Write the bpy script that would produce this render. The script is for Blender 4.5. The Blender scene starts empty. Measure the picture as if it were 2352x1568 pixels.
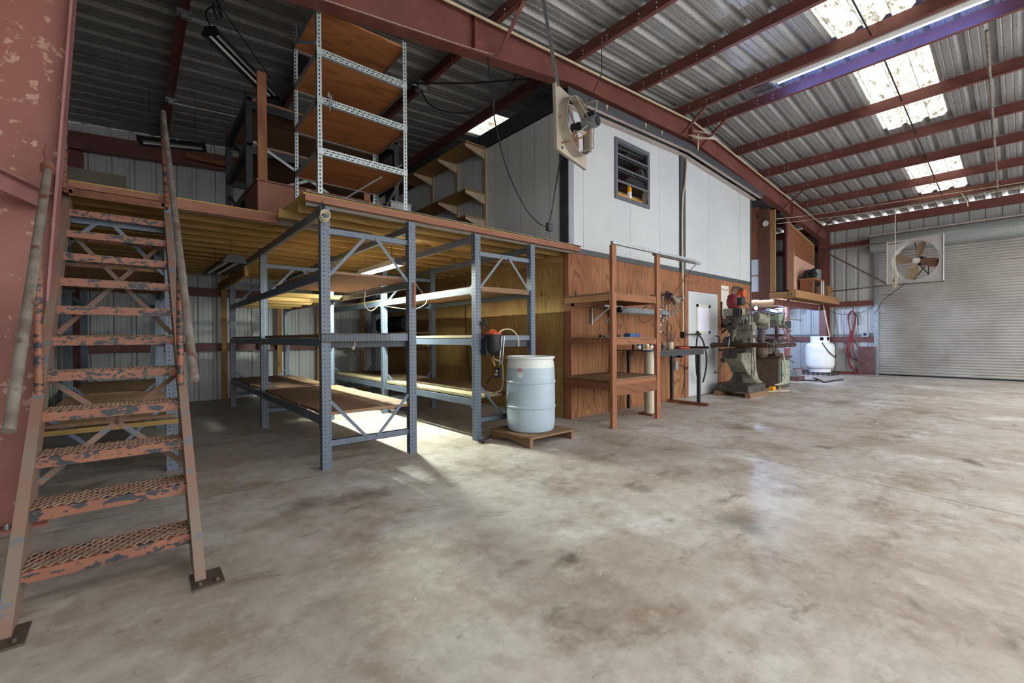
import bpy, bmesh, math, random
from mathutils import Vector, Matrix
random.seed(7)
sc = bpy.context.scene
COL = sc.collection
V = Vector
pi = math.pi

# ------------------------------------------------------------------ materials
def hx(s):
    s = s.lstrip('#')
    out = []
    for i in (0, 2, 4):
        c = int(s[i:i+2], 16) / 255
        out.append(c/12.92 if c <= .04045 else ((c+.055)/1.055)**2.4)
    return (*out, 1)

def newmat(name):
    m = bpy.data.materials.new(name); m.use_nodes = True
    nt = m.node_tree; b = nt.nodes['Principled BSDF']
    return m, nt, b

def nd(nt, typ, **kw):
    n = nt.nodes.new(typ)
    for k, v in kw.items():
        if k in n.inputs: n.inputs[k].default_value = v
        else: setattr(n, k, v)
    return n

def coords(nt, stretch=(1, 1, 1), world=False):
    L = nt.links.new
    tc = nd(nt, 'ShaderNodeTexCoord')
    oi = nd(nt, 'ShaderNodeObjectInfo')
    mul = nd(nt, 'ShaderNodeVectorMath', operation='ADD')
    L(tc.outputs['Object'], mul.inputs[0])
    if not world:
        sc_ = nd(nt, 'ShaderNodeVectorMath', operation='SCALE')
        L(oi.outputs['Random'], sc_.inputs['Scale']); sc_.inputs[0].default_value = (13, 17, 19)
        L(sc_.outputs[0], mul.inputs[1])
    mp = nd(nt, 'ShaderNodeMapping'); mp.inputs['Scale'].default_value = stretch
    L(mul.outputs[0], mp.inputs['Vector'])
    return mp.outputs[0]

def noise_mask(nt, vec, scale, lo, hi, detail=4, rough=.6, dist=0):
    n = nd(nt, 'ShaderNodeTexNoise', Scale=scale, Detail=detail, Roughness=rough, Distortion=dist)
    nt.links.new(vec, n.inputs['Vector'])
    r = nd(nt, 'ShaderNodeMapRange'); r.inputs[1].default_value = lo; r.inputs[2].default_value = hi
    nt.links.new(n.outputs[0], r.inputs[0])
    return r.outputs[0]

def mixc(nt, fac, a, b):
    m = nd(nt, 'ShaderNodeMix', data_type='RGBA')
    for sock, val in ((0, fac), (6, a), (7, b)):
        if isinstance(val, (float, int)): m.inputs[sock].default_value = val
        elif isinstance(val, tuple): m.inputs[sock].default_value = val
        else: nt.links.new(val, m.inputs[sock])
    return m.outputs[2]

def mat(name, c1, c2=None, scale=3, lo=.35, hi=.65, stretch=(1, 1, 1), rough=.6, metal=0.0,
        extra=(), bump=0, bscale=60, detail=4, spec=.4):
    """c1/c2 mixed by noise; extra = list of (colour, scale, lo, hi, stretch)"""
    m, nt, b = newmat(name)
    v = coords(nt, stretch)
    col = hx(c1)
    if c2:
        col = mixc(nt, noise_mask(nt, v, scale, lo, hi, detail), hx(c1), hx(c2))
    for e in extra:
        ve = coords(nt, e[4]) if len(e) > 4 else v
        col = mixc(nt, noise_mask(nt, ve, e[1], e[2], e[3], 5), col, hx(e[0]))
    if isinstance(col, tuple): b.inputs['Base Color'].default_value = col
    else: nt.links.new(col, b.inputs['Base Color'])
    b.inputs['Roughness'].default_value = rough
    b.inputs['Metallic'].default_value = metal
    b.inputs['Specular IOR Level'].default_value = spec
    if bump:
        n = nd(nt, 'ShaderNodeTexNoise', Scale=bscale, Detail=3)
        nt.links.new(v, n.inputs['Vector'])
        bp = nd(nt, 'ShaderNodeBump', Strength=bump, Distance=.01)
        nt.links.new(n.outputs[0], bp.inputs['Height']); nt.links.new(bp.outputs[0], b.inputs['Normal'])
    return m

def plywood(name, c1, c2, dark, grain='z', blotch=None, knots=True, rough=.7, figure=1.0):
    m, nt, b = newmat(name)
    g = 'xyz'.index(grain)
    st = [1, 1, 1]; st[g] = .13
    v = coords(nt, tuple(st))
    st2 = [1, 1, 1]; st2[g] = .04
    vf = coords(nt, tuple(st2))
    col = mixc(nt, noise_mask(nt, v, 2.2, .35, .65), hx(c1), hx(c2))
    w = nd(nt, 'ShaderNodeTexNoise', Scale=2.6, Detail=1.5, Roughness=.5, Distortion=.8)
    nt.links.new(v, w.inputs['Vector'])
    mm = nd(nt, 'ShaderNodeMath', operation='MULTIPLY'); mm.inputs[1].default_value = 95
    nt.links.new(w.outputs[0], mm.inputs[0])
    sn = nd(nt, 'ShaderNodeMath', operation='SINE'); nt.links.new(mm.outputs[0], sn.inputs[0])
    r = nd(nt, 'ShaderNodeMapRange'); r.inputs[1].default_value = .25; r.inputs[2].default_value = 1.0
    r.inputs[4].default_value = .5*figure
    nt.links.new(sn.outputs[0], r.inputs[0])
    col = mixc(nt, r.outputs[0], col, hx(dark))
    f = noise_mask(nt, vf, 90, .5, .75, 2)
    fm = nd(nt, 'ShaderNodeMath', operation='MULTIPLY'); fm.inputs[1].default_value = .35
    nt.links.new(f, fm.inputs[0])
    col = mixc(nt, fm.outputs[0], col, hx(dark))
    if knots:
        k = noise_mask(nt, coords(nt, tuple(.5 if i == g else 1 for i in range(3))), 6.0, .74, .8, 1)
        col = mixc(nt, k, col, hx('#3a2214'))
    if blotch:
        bl = noise_mask(nt, coords(nt), 1.1, .5, .72, 3)
        col = mixc(nt, bl, col, hx(blotch))
    nt.links.new(col, b.inputs['Base Color'])
    b.inputs['Roughness'].default_value = rough
    b.inputs['Specular IOR Level'].default_value = .25
    return m

def chipped(name, paint, paint2, under, amount=.56, scale=9, rough=.55, dust=None):
    m, nt, b = newmat(name)
    v = coords(nt, (1, 1, 1.6))
    col = mixc(nt, noise_mask(nt, v, 4, .35, .65), hx(paint), hx(paint2))
    if dust:
        col = mixc(nt, noise_mask(nt, v, 3.1, .42, .6), col, hx(dust))
    col = mixc(nt, noise_mask(nt, v, scale, amount, amount+.015, 6, .62), col, hx(under))
    nt.links.new(col, b.inputs['Base Color']); b.inputs['Roughness'].default_value = rough
    return m

M = {}
M['red'] = mat('red oxide steel', '#75463f', '#663b36', 2, rough=.5, extra=[('#85554b', 7, .58, .75)])
M['redcol'] = mat('red oxide column', '#9a6459', '#8f5a50', 1.2, rough=.5, detail=6, extra=[('#7d4a42', .9, .55, .8), ('#b8917e', 11, .605, .635)])
M['redlt'] = mat('pale red steel', '#a07376', '#93605a', 3, rough=.5)
M['rust'] = mat('rusty steel', '#7b4a30', '#5a3a2a', 9, rough=.7, extra=[('#a5673f', 14, .58, .7)])
M['rack'] = mat('blue grey rack paint', '#5a6573', '#525d6b', 3, rough=.42, spec=.5, extra=[('#6f7b88', 22, .66, .72)])
M['hole'] = mat('dark slot', '#0c0d0f', rough=.9)
M['galv'] = mat('galvanised steel', '#a4abae', '#8a9294', 26, rough=.38, metal=.55, lo=.4, hi=.6)
M['galvlt'] = mat('bright galvanised angle', '#b4bcbe', '#9da6a8', 20, rough=.42, metal=.35)
M['darksteel'] = mat('dark steel', '#34373b', '#2a2c30', 8, rough=.45, metal=.4)
M['black'] = mat('black plastic', '#111214', '#191a1c', 8, rough=.5)
M['black2'] = mat('weathered black steel', '#1e1f22', '#2c2d30', 12, rough=.6)
M['chrome'] = mat('worn chrome', '#b9bcbf', '#8b8f92', 16, rough=.25, metal=.9)
M['white'] = mat('white paint', '#d9dbda', '#cfd1d0', 2, rough=.5)
M['whitewall'] = mat('white insulated panel', '#bcc0c1', '#b3b7b9', 1.0, rough=.55, extra=[('#b9b8b2', 3.2, .66, .8, (1, 1, .12)), ('#9c9a94', 30, .74, .78)])
M['greytrim'] = mat('dark grey trim', '#46484d', '#3d3f44', 4, rough=.5)
M['midtrim'] = mat('mid grey trim', '#8b8d98', '#7e808a', 4, rough=.5)
M['fascia'] = mat('grey fascia channel', '#505256', '#46484c', 5, rough=.5, stretch=(.2, 1, 4))
M['soffit'] = mat('pale soffit lip', '#b9aca6', '#aea09a', 3, rough=.6)
M['plyred'] = plywood('stained plywood', '#8d5d3e', '#9a6c45', '#4f2f1d', 'z', blotch='#75492f', figure=1.2)
M['plyyel'] = plywood('plywood with lamplight tint', '#a0854f', '#947044', '#6b5030', 'z', blotch='#80583a', figure=.9)  # yellow holds the lamplight on the wall as well as the wood
M['plyshelf'] = plywood('orange shelf plywood', '#b5784b', '#a56a40', '#74472a', 'x', figure=1.0)
M['deckply'] = plywood('deck plywood', '#b8995c', '#a98a52', '#7d6238', 'x', figure=.6)
M['lumber'] = plywood('raw lumber', '#a0844f', '#937442', '#664e2c', 'x', figure=.6)
M['lumbery'] = plywood('raw lumber along y', '#a38353', '#957446', '#6a5030', 'y', figure=.6)
M['lumberz'] = plywood('raw lumber upright', '#a58256', '#967148', '#6a4e30', 'z', figure=.6)
M['oldwood'] = plywood('old brown lumber', '#735040', '#664536', '#432c21', 'z', figure=.8)
M['oldwoodx'] = plywood('old brown lumber along x', '#7f5137', '#6f4630', '#4a2c1d', 'x', figure=.8)
M['orangewood'] = plywood('reddish stud', '#946347', '#88583e', '#5b3a28', 'z', figure=.7)
M['orangewoodx'] = plywood('reddish board', '#8f6044', '#82543c', '#573626', 'x', figure=.7)
M['fasciawood'] = plywood('reddish deck edge board', '#916450', '#865a48', '#664236', 'x', figure=.5)
M['greywood'] = plywood('weathered grey board', '#80786c', '#6f685e', '#4f4a43', 'x', figure=.5)
M['boxply'] = plywood('smooth reddish plywood', '#8a6150', '#805848', '#6e4a3c', 'z', figure=.35, knots=False)
M['shelfwood'] = plywood('worn shelf board', '#8f7259', '#80644e', '#584232', 'x', figure=.5)
M['shelfyel'] = plywood('pale shelf board', '#a3977a', '#978a6c', '#756549', 'y', figure=.4)
M['palletwood'] = plywood('grey brown pallet board', '#86694f', '#795c45', '#54402f', 'y', figure=.5)
M['osb'] = mat('dark OSB', '#6d3c27', '#93603f', 16, lo=.45, hi=.55, rough=.8, extra=[('#b07a50', 19, .62, .66), ('#4a2717', 14, .6, .66)])
M['orange'] = chipped('chipped orange paint', '#8c5a43', '#7f513e', '#2f3136', .53, 17)
M['orangedust'] = chipped('dusty orange paint', '#8d6a5a', '#836557', '#6c6e74', .6, 6, dust='#807164')
M['grate'] = mat('dusty expanded metal', '#a68a78', '#8d6f5d', 8, rough=.7)
M['pipe'] = mat('grey weathered pipe', '#8e8880', '#6f6258', 7, rough=.5, metal=.2, extra=[('#6c4a3a', 11, .58, .66)])
M['barrel'] = None
M['roller'] = mat('galvanised roller curtain', '#aeaaa5', '#9c9792', 1.1, rough=.42, metal=.3, extra=[('#8d8078', .55, .52, .75), ('#7f746c', 3, .62, .8, (1, .2, 6))])
M['drum'] = mat('galvanised drum hood', '#a3aaa8', '#8f9796', 34, rough=.36, metal=.5)
M['rope'] = mat('pale rope', '#c9bda6', '#b3a58c', 60, rough=.9)
M['cable'] = mat('dark cable', '#1b1b1d', rough=.6)
M['cablew'] = mat('pale cable', '#c4b9a6', rough=.6)
M['wire'] = mat('tan conduit', '#c7b79b', '#b7a587', 8, rough=.5)
M['fancream'] = mat('dirty cream fan panel', '#b0a698', '#9b9082', 5, rough=.6, extra=[('#7d6650', 9, .6, .75)])
M['fanwhite'] = mat('pale grey fan panel', '#c3c0bf', '#b6b2b0', 3, rough=.5, extra=[('#9c8f83', 6, .66, .8)])
M['blade'] = mat('dusty fan blade', '#a08c74', '#8a755f', 7, rough=.6)
M['bladerust'] = mat('rusty fan blade', '#7d5b46', '#6a4c3b', 7, rough=.6)
M['millgrey'] = chipped('worn machine grey paint', '#8e8a78', '#7d7a6b', '#4c4943', .6, 7, dust='#6f6a5c')
M['milldark'] = mat('oily cast iron', '#4a4440', '#37322f', 9, rough=.5, metal=.3, extra=[('#6b5a4c', 14, .6, .7)])
M['oilsteel'] = mat('oily brown steel', '#5a443a', '#46352e', 9, rough=.4, metal=.4)
M['motorred'] = mat('red motor housing', '#7d2a2b', '#6b2224', 6, rough=.45)
M['greenpaint'] = chipped('pale green machine paint', '#8a9a86', '#7d8c7a', '#4a4743', .6, 8)
M['tankwhite'] = mat('white tank enamel', '#e2e4e4', '#d9dbdb', 3, rough=.35)
M['hosered'] = mat('red rubber hose', '#8d3940', '#7a2f37', 8, rough=.5)
M['hoseblk'] = mat('dark rubber hose', '#3a2b30', rough=.5)
M['rustplate'] = mat('rusty plate', '#6b4a45', '#54393a', 6, rough=.7)
M['concpost'] = mat('speckled white pipe', '#c6bca6', '#b7ab94', 5, rough=.6, extra=[('#4d4238', 26, .66, .7)])
M['labelw'] = mat('label white', '#d8d8d6', rough=.5)
M['labelr'] = mat('label red', '#b33b33', rough=.5)
M['labelk'] = mat('print grey', '#55585c', rough=.6)
M['orangeplastic'] = mat('orange plastic', '#c8572f', '#bb4e2a', 6, rough=.45)
M['redplastic'] = mat('red grip', '#c23a2e', rough=.4)
M['yellow'] = mat('yellow can', '#e0a11d', rough=.35)
M['blue'] = mat('blue box', '#345a86', rough=.5)
M['green'] = mat('dark green can', '#35564a', rough=.4)
M['redcan'] = mat('red can', '#b03030', rough=.4)
M['greycan'] = mat('grey can', '#54565a', rough=.4, metal=.3)
M['brass'] = mat('dull brass', '#8d6d42', '#75582f', 8, rough=.4, metal=.6)
M['paper'] = mat('yellowed paper sheet', '#d5cfc6', '#cbc4ba', 4, rough=.8)
M['insul'] = mat('pink foam board', '#cba092', '#c39587', 2, rough=.8)
M['cream'] = mat('cream painted bracket', '#b8a68e', '#ad9b83', 4, rough=.5)
M['beige'] = mat('beige panel', '#8e8375', '#837869', 3, rough=.7)
M['fluff'] = mat('cotton waste', '#c9c6b4', '#b3af9d', 20, rough=1)
M['duct'] = mat('dusty sheet metal cabinet', '#8d9092', '#7d8082', 4, rough=.4, metal=.4)
M['cone'] = mat('cardboard', '#8c6a49', '#7d5d3f', 4, rough=.8)
M['glow'] = None

def corrugated_mat(name, c1, c2, spot, dirt):
    m, nt, b = newmat(name)
    v = coords(nt, (1, 1, 1), True)
    col = mixc(nt, noise_mask(nt, v, .9, .35, .65), hx(c1), hx(c2))
    col = mixc(nt, noise_mask(nt, v, 55, .60, .66, 2), col, hx(spot))
    col = mixc(nt, noise_mask(nt, v, 1.6, .6, .85), col, hx(dirt))
    nt.links.new(col, b.inputs['Base Color'])
    b.inputs['Roughness'].default_value = .45; b.inputs['Metallic'].default_value = .35
    return m
M['roof'] = corrugated_mat('galvalume roof sheet', '#a3a2a2', '#939292', '#5c5b5c', '#7b7470')
M['sheet'] = mat('pale wall sheet', '#b9bcba', '#acafad', .8, rough=.45, metal=.1, extra=[('#8e8b84', 1.5, .6, .85, (1, 1, .3))])

# floor
def floor_mat():
    m, nt, b = newmat('stained concrete')
    v = coords(nt, (1, 1, 1), True)
    col = mixc(nt, noise_mask(nt, v, .55, .40, .60, 6, .65), hx('#bfbab3'), hx('#a1978b'))
    col = mixc(nt, noise_mask(nt, v, 1.35, .48, .66, 7, .7), col, hx('#8b7b6b'))
    col = mixc(nt, noise_mask(nt, v, .9, .55, .66, 6, .65), col, hx('#cbcac6'))
    vs = coords(nt, (1.0, 2.2, 1), True)
    col = mixc(nt, noise_mask(nt, vs, 2.1, .60, .76, 6, .6, .5), col, hx('#5b4d40'))
    col = mixc(nt, noise_mask(nt, v, 6.5, .60, .78, 6, .7), col, hx('#6f6153'))
    fine = nd(nt, 'ShaderNodeMath', operation='MULTIPLY'); nt.links.new(noise_mask(nt, v, 9, .42, .62, 8, .75), fine.inputs[0]); fine.inputs[1].default_value = .38
    col = mixc(nt, fine.outputs[0], col, hx('#85786b'))
    fine = nd(nt, 'ShaderNodeMath', operation='MULTIPLY'); nt.links.new(noise_mask(nt, v, 4.3, .52, .68, 7, .72), fine.inputs[0]); fine.inputs[1].default_value = .45
    col = mixc(nt, fine.outputs[0], col, hx('#d0ccc5'))
    col = mixc(nt, noise_mask(nt, v, 38, .70, .74, 3), col, hx('#4b4038'))
    col = mixc(nt, noise_mask(nt, v, 21, .755, .775, 2), col, hx('#dedcd6'))
    nt.links.new(col, b.inputs['Base Color'])
    for (sx, sy, rad, c) in ((3.05, 2.02, .22, '#4d4034'), (2.55, 2.55, .2, '#54473b'), (6.1, 2.55, .3, '#5a4a3c'), (1.75, 1.6, .14, '#4f4338'), (1.35, 1.2, .16, '#50453a'),
                            (2.9, 1.15, .3, '#6a6661'), (1.35, 3.3, .3, '#5d5044'), (.9, 3.4, .35, '#5a4c40'), (2.0, 3.2, .25, '#5f5146'), (9.6, 2.2, .5, '#6b5a4b'), (4.1, 3.0, .25, '#716256'), (.95, 1.25, .1, '#4b4038'), (13.6, 1.9, .4, '#6d5a4b')):
        ds = nd(nt, 'ShaderNodeVectorMath', operation='DISTANCE'); nt.links.new(v, ds.inputs[0]); ds.inputs[1].default_value = (sx, sy, 0)
        nn = nd(nt, 'ShaderNodeTexNoise', Scale=3.5, Detail=6, Roughness=.65); nt.links.new(v, nn.inputs['Vector'])
        ad = nd(nt, 'ShaderNodeMath', operation='MULTIPLY_ADD'); nt.links.new(nn.outputs[0], ad.inputs[0]); ad.inputs[1].default_value = 1.1; nt.links.new(ds.outputs['Value'], ad.inputs[2])
        mr = nd(nt, 'ShaderNodeMapRange'); nt.links.new(ad.outputs[0], mr.inputs[0]); mr.inputs[1].default_value = .5+rad; mr.inputs[2].default_value = .4+rad*.2; mr.inputs[3].default_value = 0; mr.inputs[4].default_value = .75
        col = mixc(nt, mr.outputs[0], col, hx(c))
    nt.links.new(col, b.inputs['Base Color'])
    n = nd(nt, 'ShaderNodeTexNoise', Scale=1.2, Detail=5)
    nt.links.new(v, n.inputs['Vector'])
    r = nd(nt, 'ShaderNodeMapRange'); r.inputs[3].default_value = .36; r.inputs[4].default_value = .6
    nt.links.new(n.outputs[0], r.inputs[0]); nt.links.new(r.outputs[0], b.inputs['Roughness'])
    n2 = nd(nt, 'ShaderNodeTexNoise', Scale=40, Detail=4); nt.links.new(v, n2.inputs['Vector'])
    bp = nd(nt, 'ShaderNodeBump', Strength=.12, Distance=.01)
    nt.links.new(n2.outputs[0], bp.inputs['Height']); nt.links.new(bp.outputs[0], b.inputs['Normal'])
    b.inputs['Specular IOR Level'].default_value = .5
    return m
M['floor'] = floor_mat()
M['joint'] = mat('saw cut joint', '#4b443d', rough=.9)

def emit(name, colr, strength):
    m, nt, b = newmat(name)
    b.inputs['Base Color'].default_value = hx(colr)
    b.inputs['Emission Color'].default_value = hx(colr)
    b.inputs['Emission Strength'].default_value = strength
    return m
M['tube'] = emit('lit fluorescent tube', '#f0faec', 430)
M['tanx'] = plywood('tan timber along x', '#a37b55', '#956d48', '#6d4d33', 'x', figure=.6)
M['tany'] = plywood('tan timber along y', '#a37b55', '#956d48', '#6d4d33', 'y', figure=.6)
M['tanz'] = plywood('tan timber upright', '#a8805a', '#99704a', '#6d4d33', 'z', figure=.6)
M['brownsteel'] = mat('brown oily steel', '#5f5348', '#4a4139', 7, rough=.6, metal=.2, extra=[('#6e5541', 11, .58, .7)])
M['glowpane'] = emit('glowing vision pane', '#dcdcea', .05)  # faint glow put in to make the pane look brightly lit
M['fillbulb'] = emit('added warm bulb', '#ffdcae', 700)
M['winframe'] = mat('grey window frame', '#5d6066', '#53565c', 4, rough=.45)
M['whitelift'] = mat('lightened white side panel', '#dfe1e1', '#d6d9da', 1.0, rough=.5, extra=[('#b9b8b2', 3.2, .68, .8, (1, 1, .12))])  # paler copy of the white panel, makes up for missing light
M['tubeoff'] = mat('unlit fluorescent tube', '#d8d6d2', rough=.35)
M['tubetint'] = emit('blue tinted fluorescent tube', '#6a94ff', 24)  # blue tint put in so its light turns the red purlin violet
M['bulb'] = emit('bright cool bulb', '#b9d0ff', 2800)
M['dimlight'] = emit('cool lamp disc', '#bcd6ff', 500)

def translucent(name, c, mixfac, dirt=True, rough=.4):
    m = bpy.data.materials.new(name); m.use_nodes = True
    nt = m.node_tree; nt.nodes.clear()
    out = nd(nt, 'ShaderNodeOutputMaterial')
    tr = nd(nt, 'ShaderNodeBsdfTranslucent'); df = nd(nt, 'ShaderNodeBsdfDiffuse')
    mx = nd(nt, 'ShaderNodeMixShader'); mx.inputs[0].default_value = mixfac
    col = hx(c)
    if dirt:
        v = coords(nt, (.35, 1, 1), True)
        col = mixc(nt, noise_mask(nt, v, 11, .46, .62, 7, .75), hx(c), hx('#47423a'))
        nt.links.new(col, tr.inputs[0]); nt.links.new(col, df.inputs[0])
    else:
        tr.inputs[0].default_value = col; df.inputs[0].default_value = col
    nt.links.new(tr.outputs[0], mx.inputs[1]); nt.links.new(df.outputs[0], mx.inputs[2])
    nt.links.new(mx.outputs[0], out.inputs[0])
    return m
M['skylight'] = translucent('fibreglass skylight', '#8f8d86', .12)

M['skyfill'] = translucent('added fill rooflight', '#f2f1ec', .1, False)  # cleaner panel for the unseen rooflights added as fill
def glass(name, tint, alpha):
    m = bpy.data.materials.new(name); m.use_nodes = True
    nt = m.node_tree; nt.nodes.clear()
    out = nd(nt, 'ShaderNodeOutputMaterial')
    t = nd(nt, 'ShaderNodeBsdfTransparent'); t.inputs[0].default_value = hx(tint)
    g = nd(nt, 'ShaderNodeBsdfGlossy'); g.inputs['Roughness'].default_value = .03
    mx = nd(nt, 'ShaderNodeMixShader'); mx.inputs[0].default_value = alpha
    nt.links.new(t.outputs[0], mx.inputs[1]); nt.links.new(g.outputs[0], mx.inputs[2])
    nt.links.new(mx.outputs[0], out.inputs[0])
    return m
M['glass'] = glass('window glass', '#a9b6c0', .22)

# ------------------------------------------------------------------ mesh builder
class MB:
    def __init__(s): s.v = []; s.f = []; s.m = []; s.s = []
    def add(s, vs, fs, mi=0, sm=False):
        o = len(s.v); s.v += [V(p) for p in vs]
        for f in fs: s.f.append([i+o for i in f]); s.m.append(mi); s.s.append(sm)
        return s
    def box(s, x0, x1, y0, y1, z0, z1, mi=0):
        vs = [(x, y, z) for z in (z0, z1) for y in (y0, y1) for x in (x0, x1)]
        return s.add(vs, [(0, 2, 3, 1), (4, 5, 7, 6), (0, 1, 5, 4), (1, 3, 7, 5), (3, 2, 6, 7), (2, 0, 4, 6)], mi)
    def ext(s, prof, p, q, up=(0, 0, 1), mi=0, sm=False):
        p, q = V(p), V(q); d = (q-p).normalized(); up = V(up)
        side = d.cross(up)
        if side.length < 1e-4: side = d.cross(V((1, 0, 0)))
        side.normalize(); u = side.cross(d).normalized()
        n = len(prof)
        vs = [p+side*a+u*b for a, b in prof]+[q+side*a+u*b for a, b in prof]
        fs = [(i, (i+1) % n, n+(i+1) % n, n+i) for i in range(n)]
        s.add(vs, fs, mi, sm)
        s.add(vs[:n], [tuple(reversed(range(n)))], mi); s.add(vs[n:], [tuple(range(n))], mi)
        return s
    def beam(s, p, q, w, h, up=(0, 0, 1), mi=0):
        return s.ext([(-w/2, -h/2), (w/2, -h/2), (w/2, h/2), (-w/2, h/2)], p, q, up, mi)
    def cyl(s, p, q, r, n=16, mi=0, r2=None, sm=True):
        p, q = V(p), V(q); d = (q-p).normalized()
        a = d.cross(V((0, 0, 1)))
        if a.length < 1e-3: a = d.cross(V((1, 0, 0)))
        a.normalize(); b = d.cross(a)
        r2 = r if r2 is None else r2
        ring = lambda c, R: [c+(a*math.cos(2*pi*i/n)+b*math.sin(2*pi*i/n))*R for i in range(n)]
        A, B = ring(p, r), ring(q, r2)
        s.add(A+B, [(i, (i+1) % n, n+(i+1) % n, n+i) for i in range(n)], mi, sm)
        s.add(A, [tuple(reversed(range(n)))], mi); s.add(B, [tuple(range(n))], mi)
        return s
    def tube(s, pts, r, n=8, mi=0, sub=0):
        pts = [V(p) for p in pts]
        if sub: pts = smooth(pts, sub)
        P = len(pts); prev = None; vs = []
        for i, p in enumerate(pts):
            t = (pts[min(i+1, P-1)]-pts[max(i-1, 0)]).normalized()
            if prev is None:
                a = t.cross(V((0, 0, 1)))
                if a.length < 1e-3: a = t.cross(V((1, 0, 0)))
            else:
                a = prev-t*prev.dot(t)
                if a.length < 1e-5: a = t.cross(V((0, 0, 1)))
            a.normalize(); b = t.cross(a); prev = a
            vs += [p+(a*math.cos(2*pi*k/n)+b*math.sin(2*pi*k/n))*r for k in range(n)]
        fs = [(i*n+k, i*n+(k+1) % n, (i+1)*n+(k+1) % n, (i+1)*n+k) for i in range(P-1) for k in range(n)]
        s.add(vs, fs, mi, True)
        s.add(vs[:n], [tuple(reversed(range(n)))], mi); s.add(vs[-n:], [tuple(range(n))], mi)
        return s
    def lathe(s, prof, c=(0, 0, 0), ax=(0, 0, 1), n=32, mi=0, caps=True):
        c = V(c); d = V(ax).normalized()
        a = d.cross(V((0, 1, 0)))
        if a.length < 1e-3: a = d.cross(V((1, 0, 0)))
        a.normalize(); b = d.cross(a)
        vs = []
        for r, z in prof:
            vs += [c+d*z+(a*math.cos(2*pi*k/n)+b*math.sin(2*pi*k/n))*r for k in range(n)]
        P = len(prof)
        s.add(vs, [(i*n+k, i*n+(k+1) % n, (i+1)*n+(k+1) % n, (i+1)*n+k) for i in range(P-1) for k in range(n)], mi, True)
        if caps:
            s.add(vs[:n], [tuple(reversed(range(n)))], mi); s.add(vs[-n:], [tuple(range(n))], mi)
        return s
    def prism(s, poly, off, mi=0):
        poly = [V(p) for p in poly]; off = V(off); n = len(poly)
        vs = poly+[p+off for p in poly]
        s.add(vs, [tuple(range(n)), tuple(range(2*n-1, n-1, -1))]+[(i, n+i, n+(i+1) % n, (i+1) % n) for i in range(n)], mi)
        return s
    def quad(s, a, b, c, d, mi=0): return s.add([a, b, c, d], [(0, 1, 2, 3)], mi)
    def ball(s, c, r, n=12, mi=0, sq=(1, 1, 1)):
        c = V(c); vs = []; m = n//2
        for i in range(1, m):
            th = pi*i/m
            vs += [c+V((r*math.sin(th)*math.cos(2*pi*k/n)*sq[0], r*math.sin(th)*math.sin(2*pi*k/n)*sq[1], r*math.cos(th)*sq[2])) for k in range(n)]
        top, bot = len(vs), len(vs)+1
        vs += [c+V((0, 0, r*sq[2])), c-V((0, 0, r*sq[2]))]
        fs = [(i*n+k, (i+1)*n+k, (i+1)*n+(k+1) % n, i*n+(k+1) % n) for i in range(m-2) for k in range(n)]
        fs += [(top, k, (k+1) % n) for k in range(n)]+[(bot, (m-2)*n+(k+1) % n, (m-2)*n+k) for k in range(n)]
        return s.add(vs, fs, mi, True)
    def bounds(s):
        return [min(p[i] for p in s.v) for i in range(3)], [max(p[i] for p in s.v) for i in range(3)]

def smooth(pts, sub):
    out = []; P = len(pts)
    for i in range(P-1):
        p0, p1, p2, p3 = pts[max(i-1, 0)], pts[i], pts[i+1], pts[min(i+2, P-1)]
        for k in range(sub):
            t = k/sub
            out.append(.5*((2*p1)+(p2-p0)*t+(2*p0-5*p1+4*p2-p3)*t*t+(3*p1-p0-3*p2+p3)*t**3))
    out.append(pts[-1]); return out

ORG = {}
def build(name, mb, mats, org, bevel=0, parent=None):
    me = bpy.data.meshes.new(name); org = V(org)
    me.from_pydata([p-org for p in mb.v], [], mb.f)
    if not isinstance(mats, (list, tuple)): mats = [mats]
    for x in mats: me.materials.append(M[x] if isinstance(x, str) else x)
    me.polygons.foreach_set('material_index', mb.m)
    me.polygons.foreach_set('use_smooth', mb.s)
    me.update()
    bm = bmesh.new(); bm.from_mesh(me)
    bmesh.ops.remove_doubles(bm, verts=bm.verts, dist=1e-5) if bevel else None
    bmesh.ops.recalc_face_normals(bm, faces=bm.faces); bm.to_mesh(me); bm.free()
    if any(mb.s): me.set_sharp_from_angle(angle=math.radians(38))
    o = bpy.data.objects.new(name, me); COL.objects.link(o)
    if bevel:
        b = o.modifiers.new('bevel', 'BEVEL'); b.width = bevel; b.segments = 2; b.limit_method = 'ANGLE'
    if parent is not None: o.parent = parent
    return o
def tag(o, label, cat, group=None, kind=None):
    if label: o['label'] = label
    if cat: o['category'] = cat
    if group: o['group'] = group
    if kind: o['kind'] = kind
    return o
def thing(name, label, cat, loc, group=None, kind=None):
    o = bpy.data.objects.new(name, None); COL.objects.link(o)
    o.location = loc; o.empty_display_size = .1
    ORG[o] = V(loc); return tag(o, label, cat, group, kind)
def part(name, mb, mats, parent, label=None, bevel=0):
    o = build(name, mb, mats, ORG[parent], bevel, parent); ORG[o] = ORG[parent]
    if label: o['label'] = label
    return o
def solo(name, mb, mats, label, cat, group=None, kind=None, bevel=0, org=None):
    lo, hi = mb.bounds()
    loc = V(((lo[0]+hi[0])/2, (lo[1]+hi[1])/2, lo[2])) if org is None else V(org)
    o = build(name, mb, mats, loc, bevel); o.location = loc; ORG[o] = loc
    return tag(o, label, cat, group, kind)
def struct(name, mb, mats, label, cat=None, bevel=0):
    return solo(name, mb, mats, label, cat, None, 'structure', bevel, org=(0, 0, 0))
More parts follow.
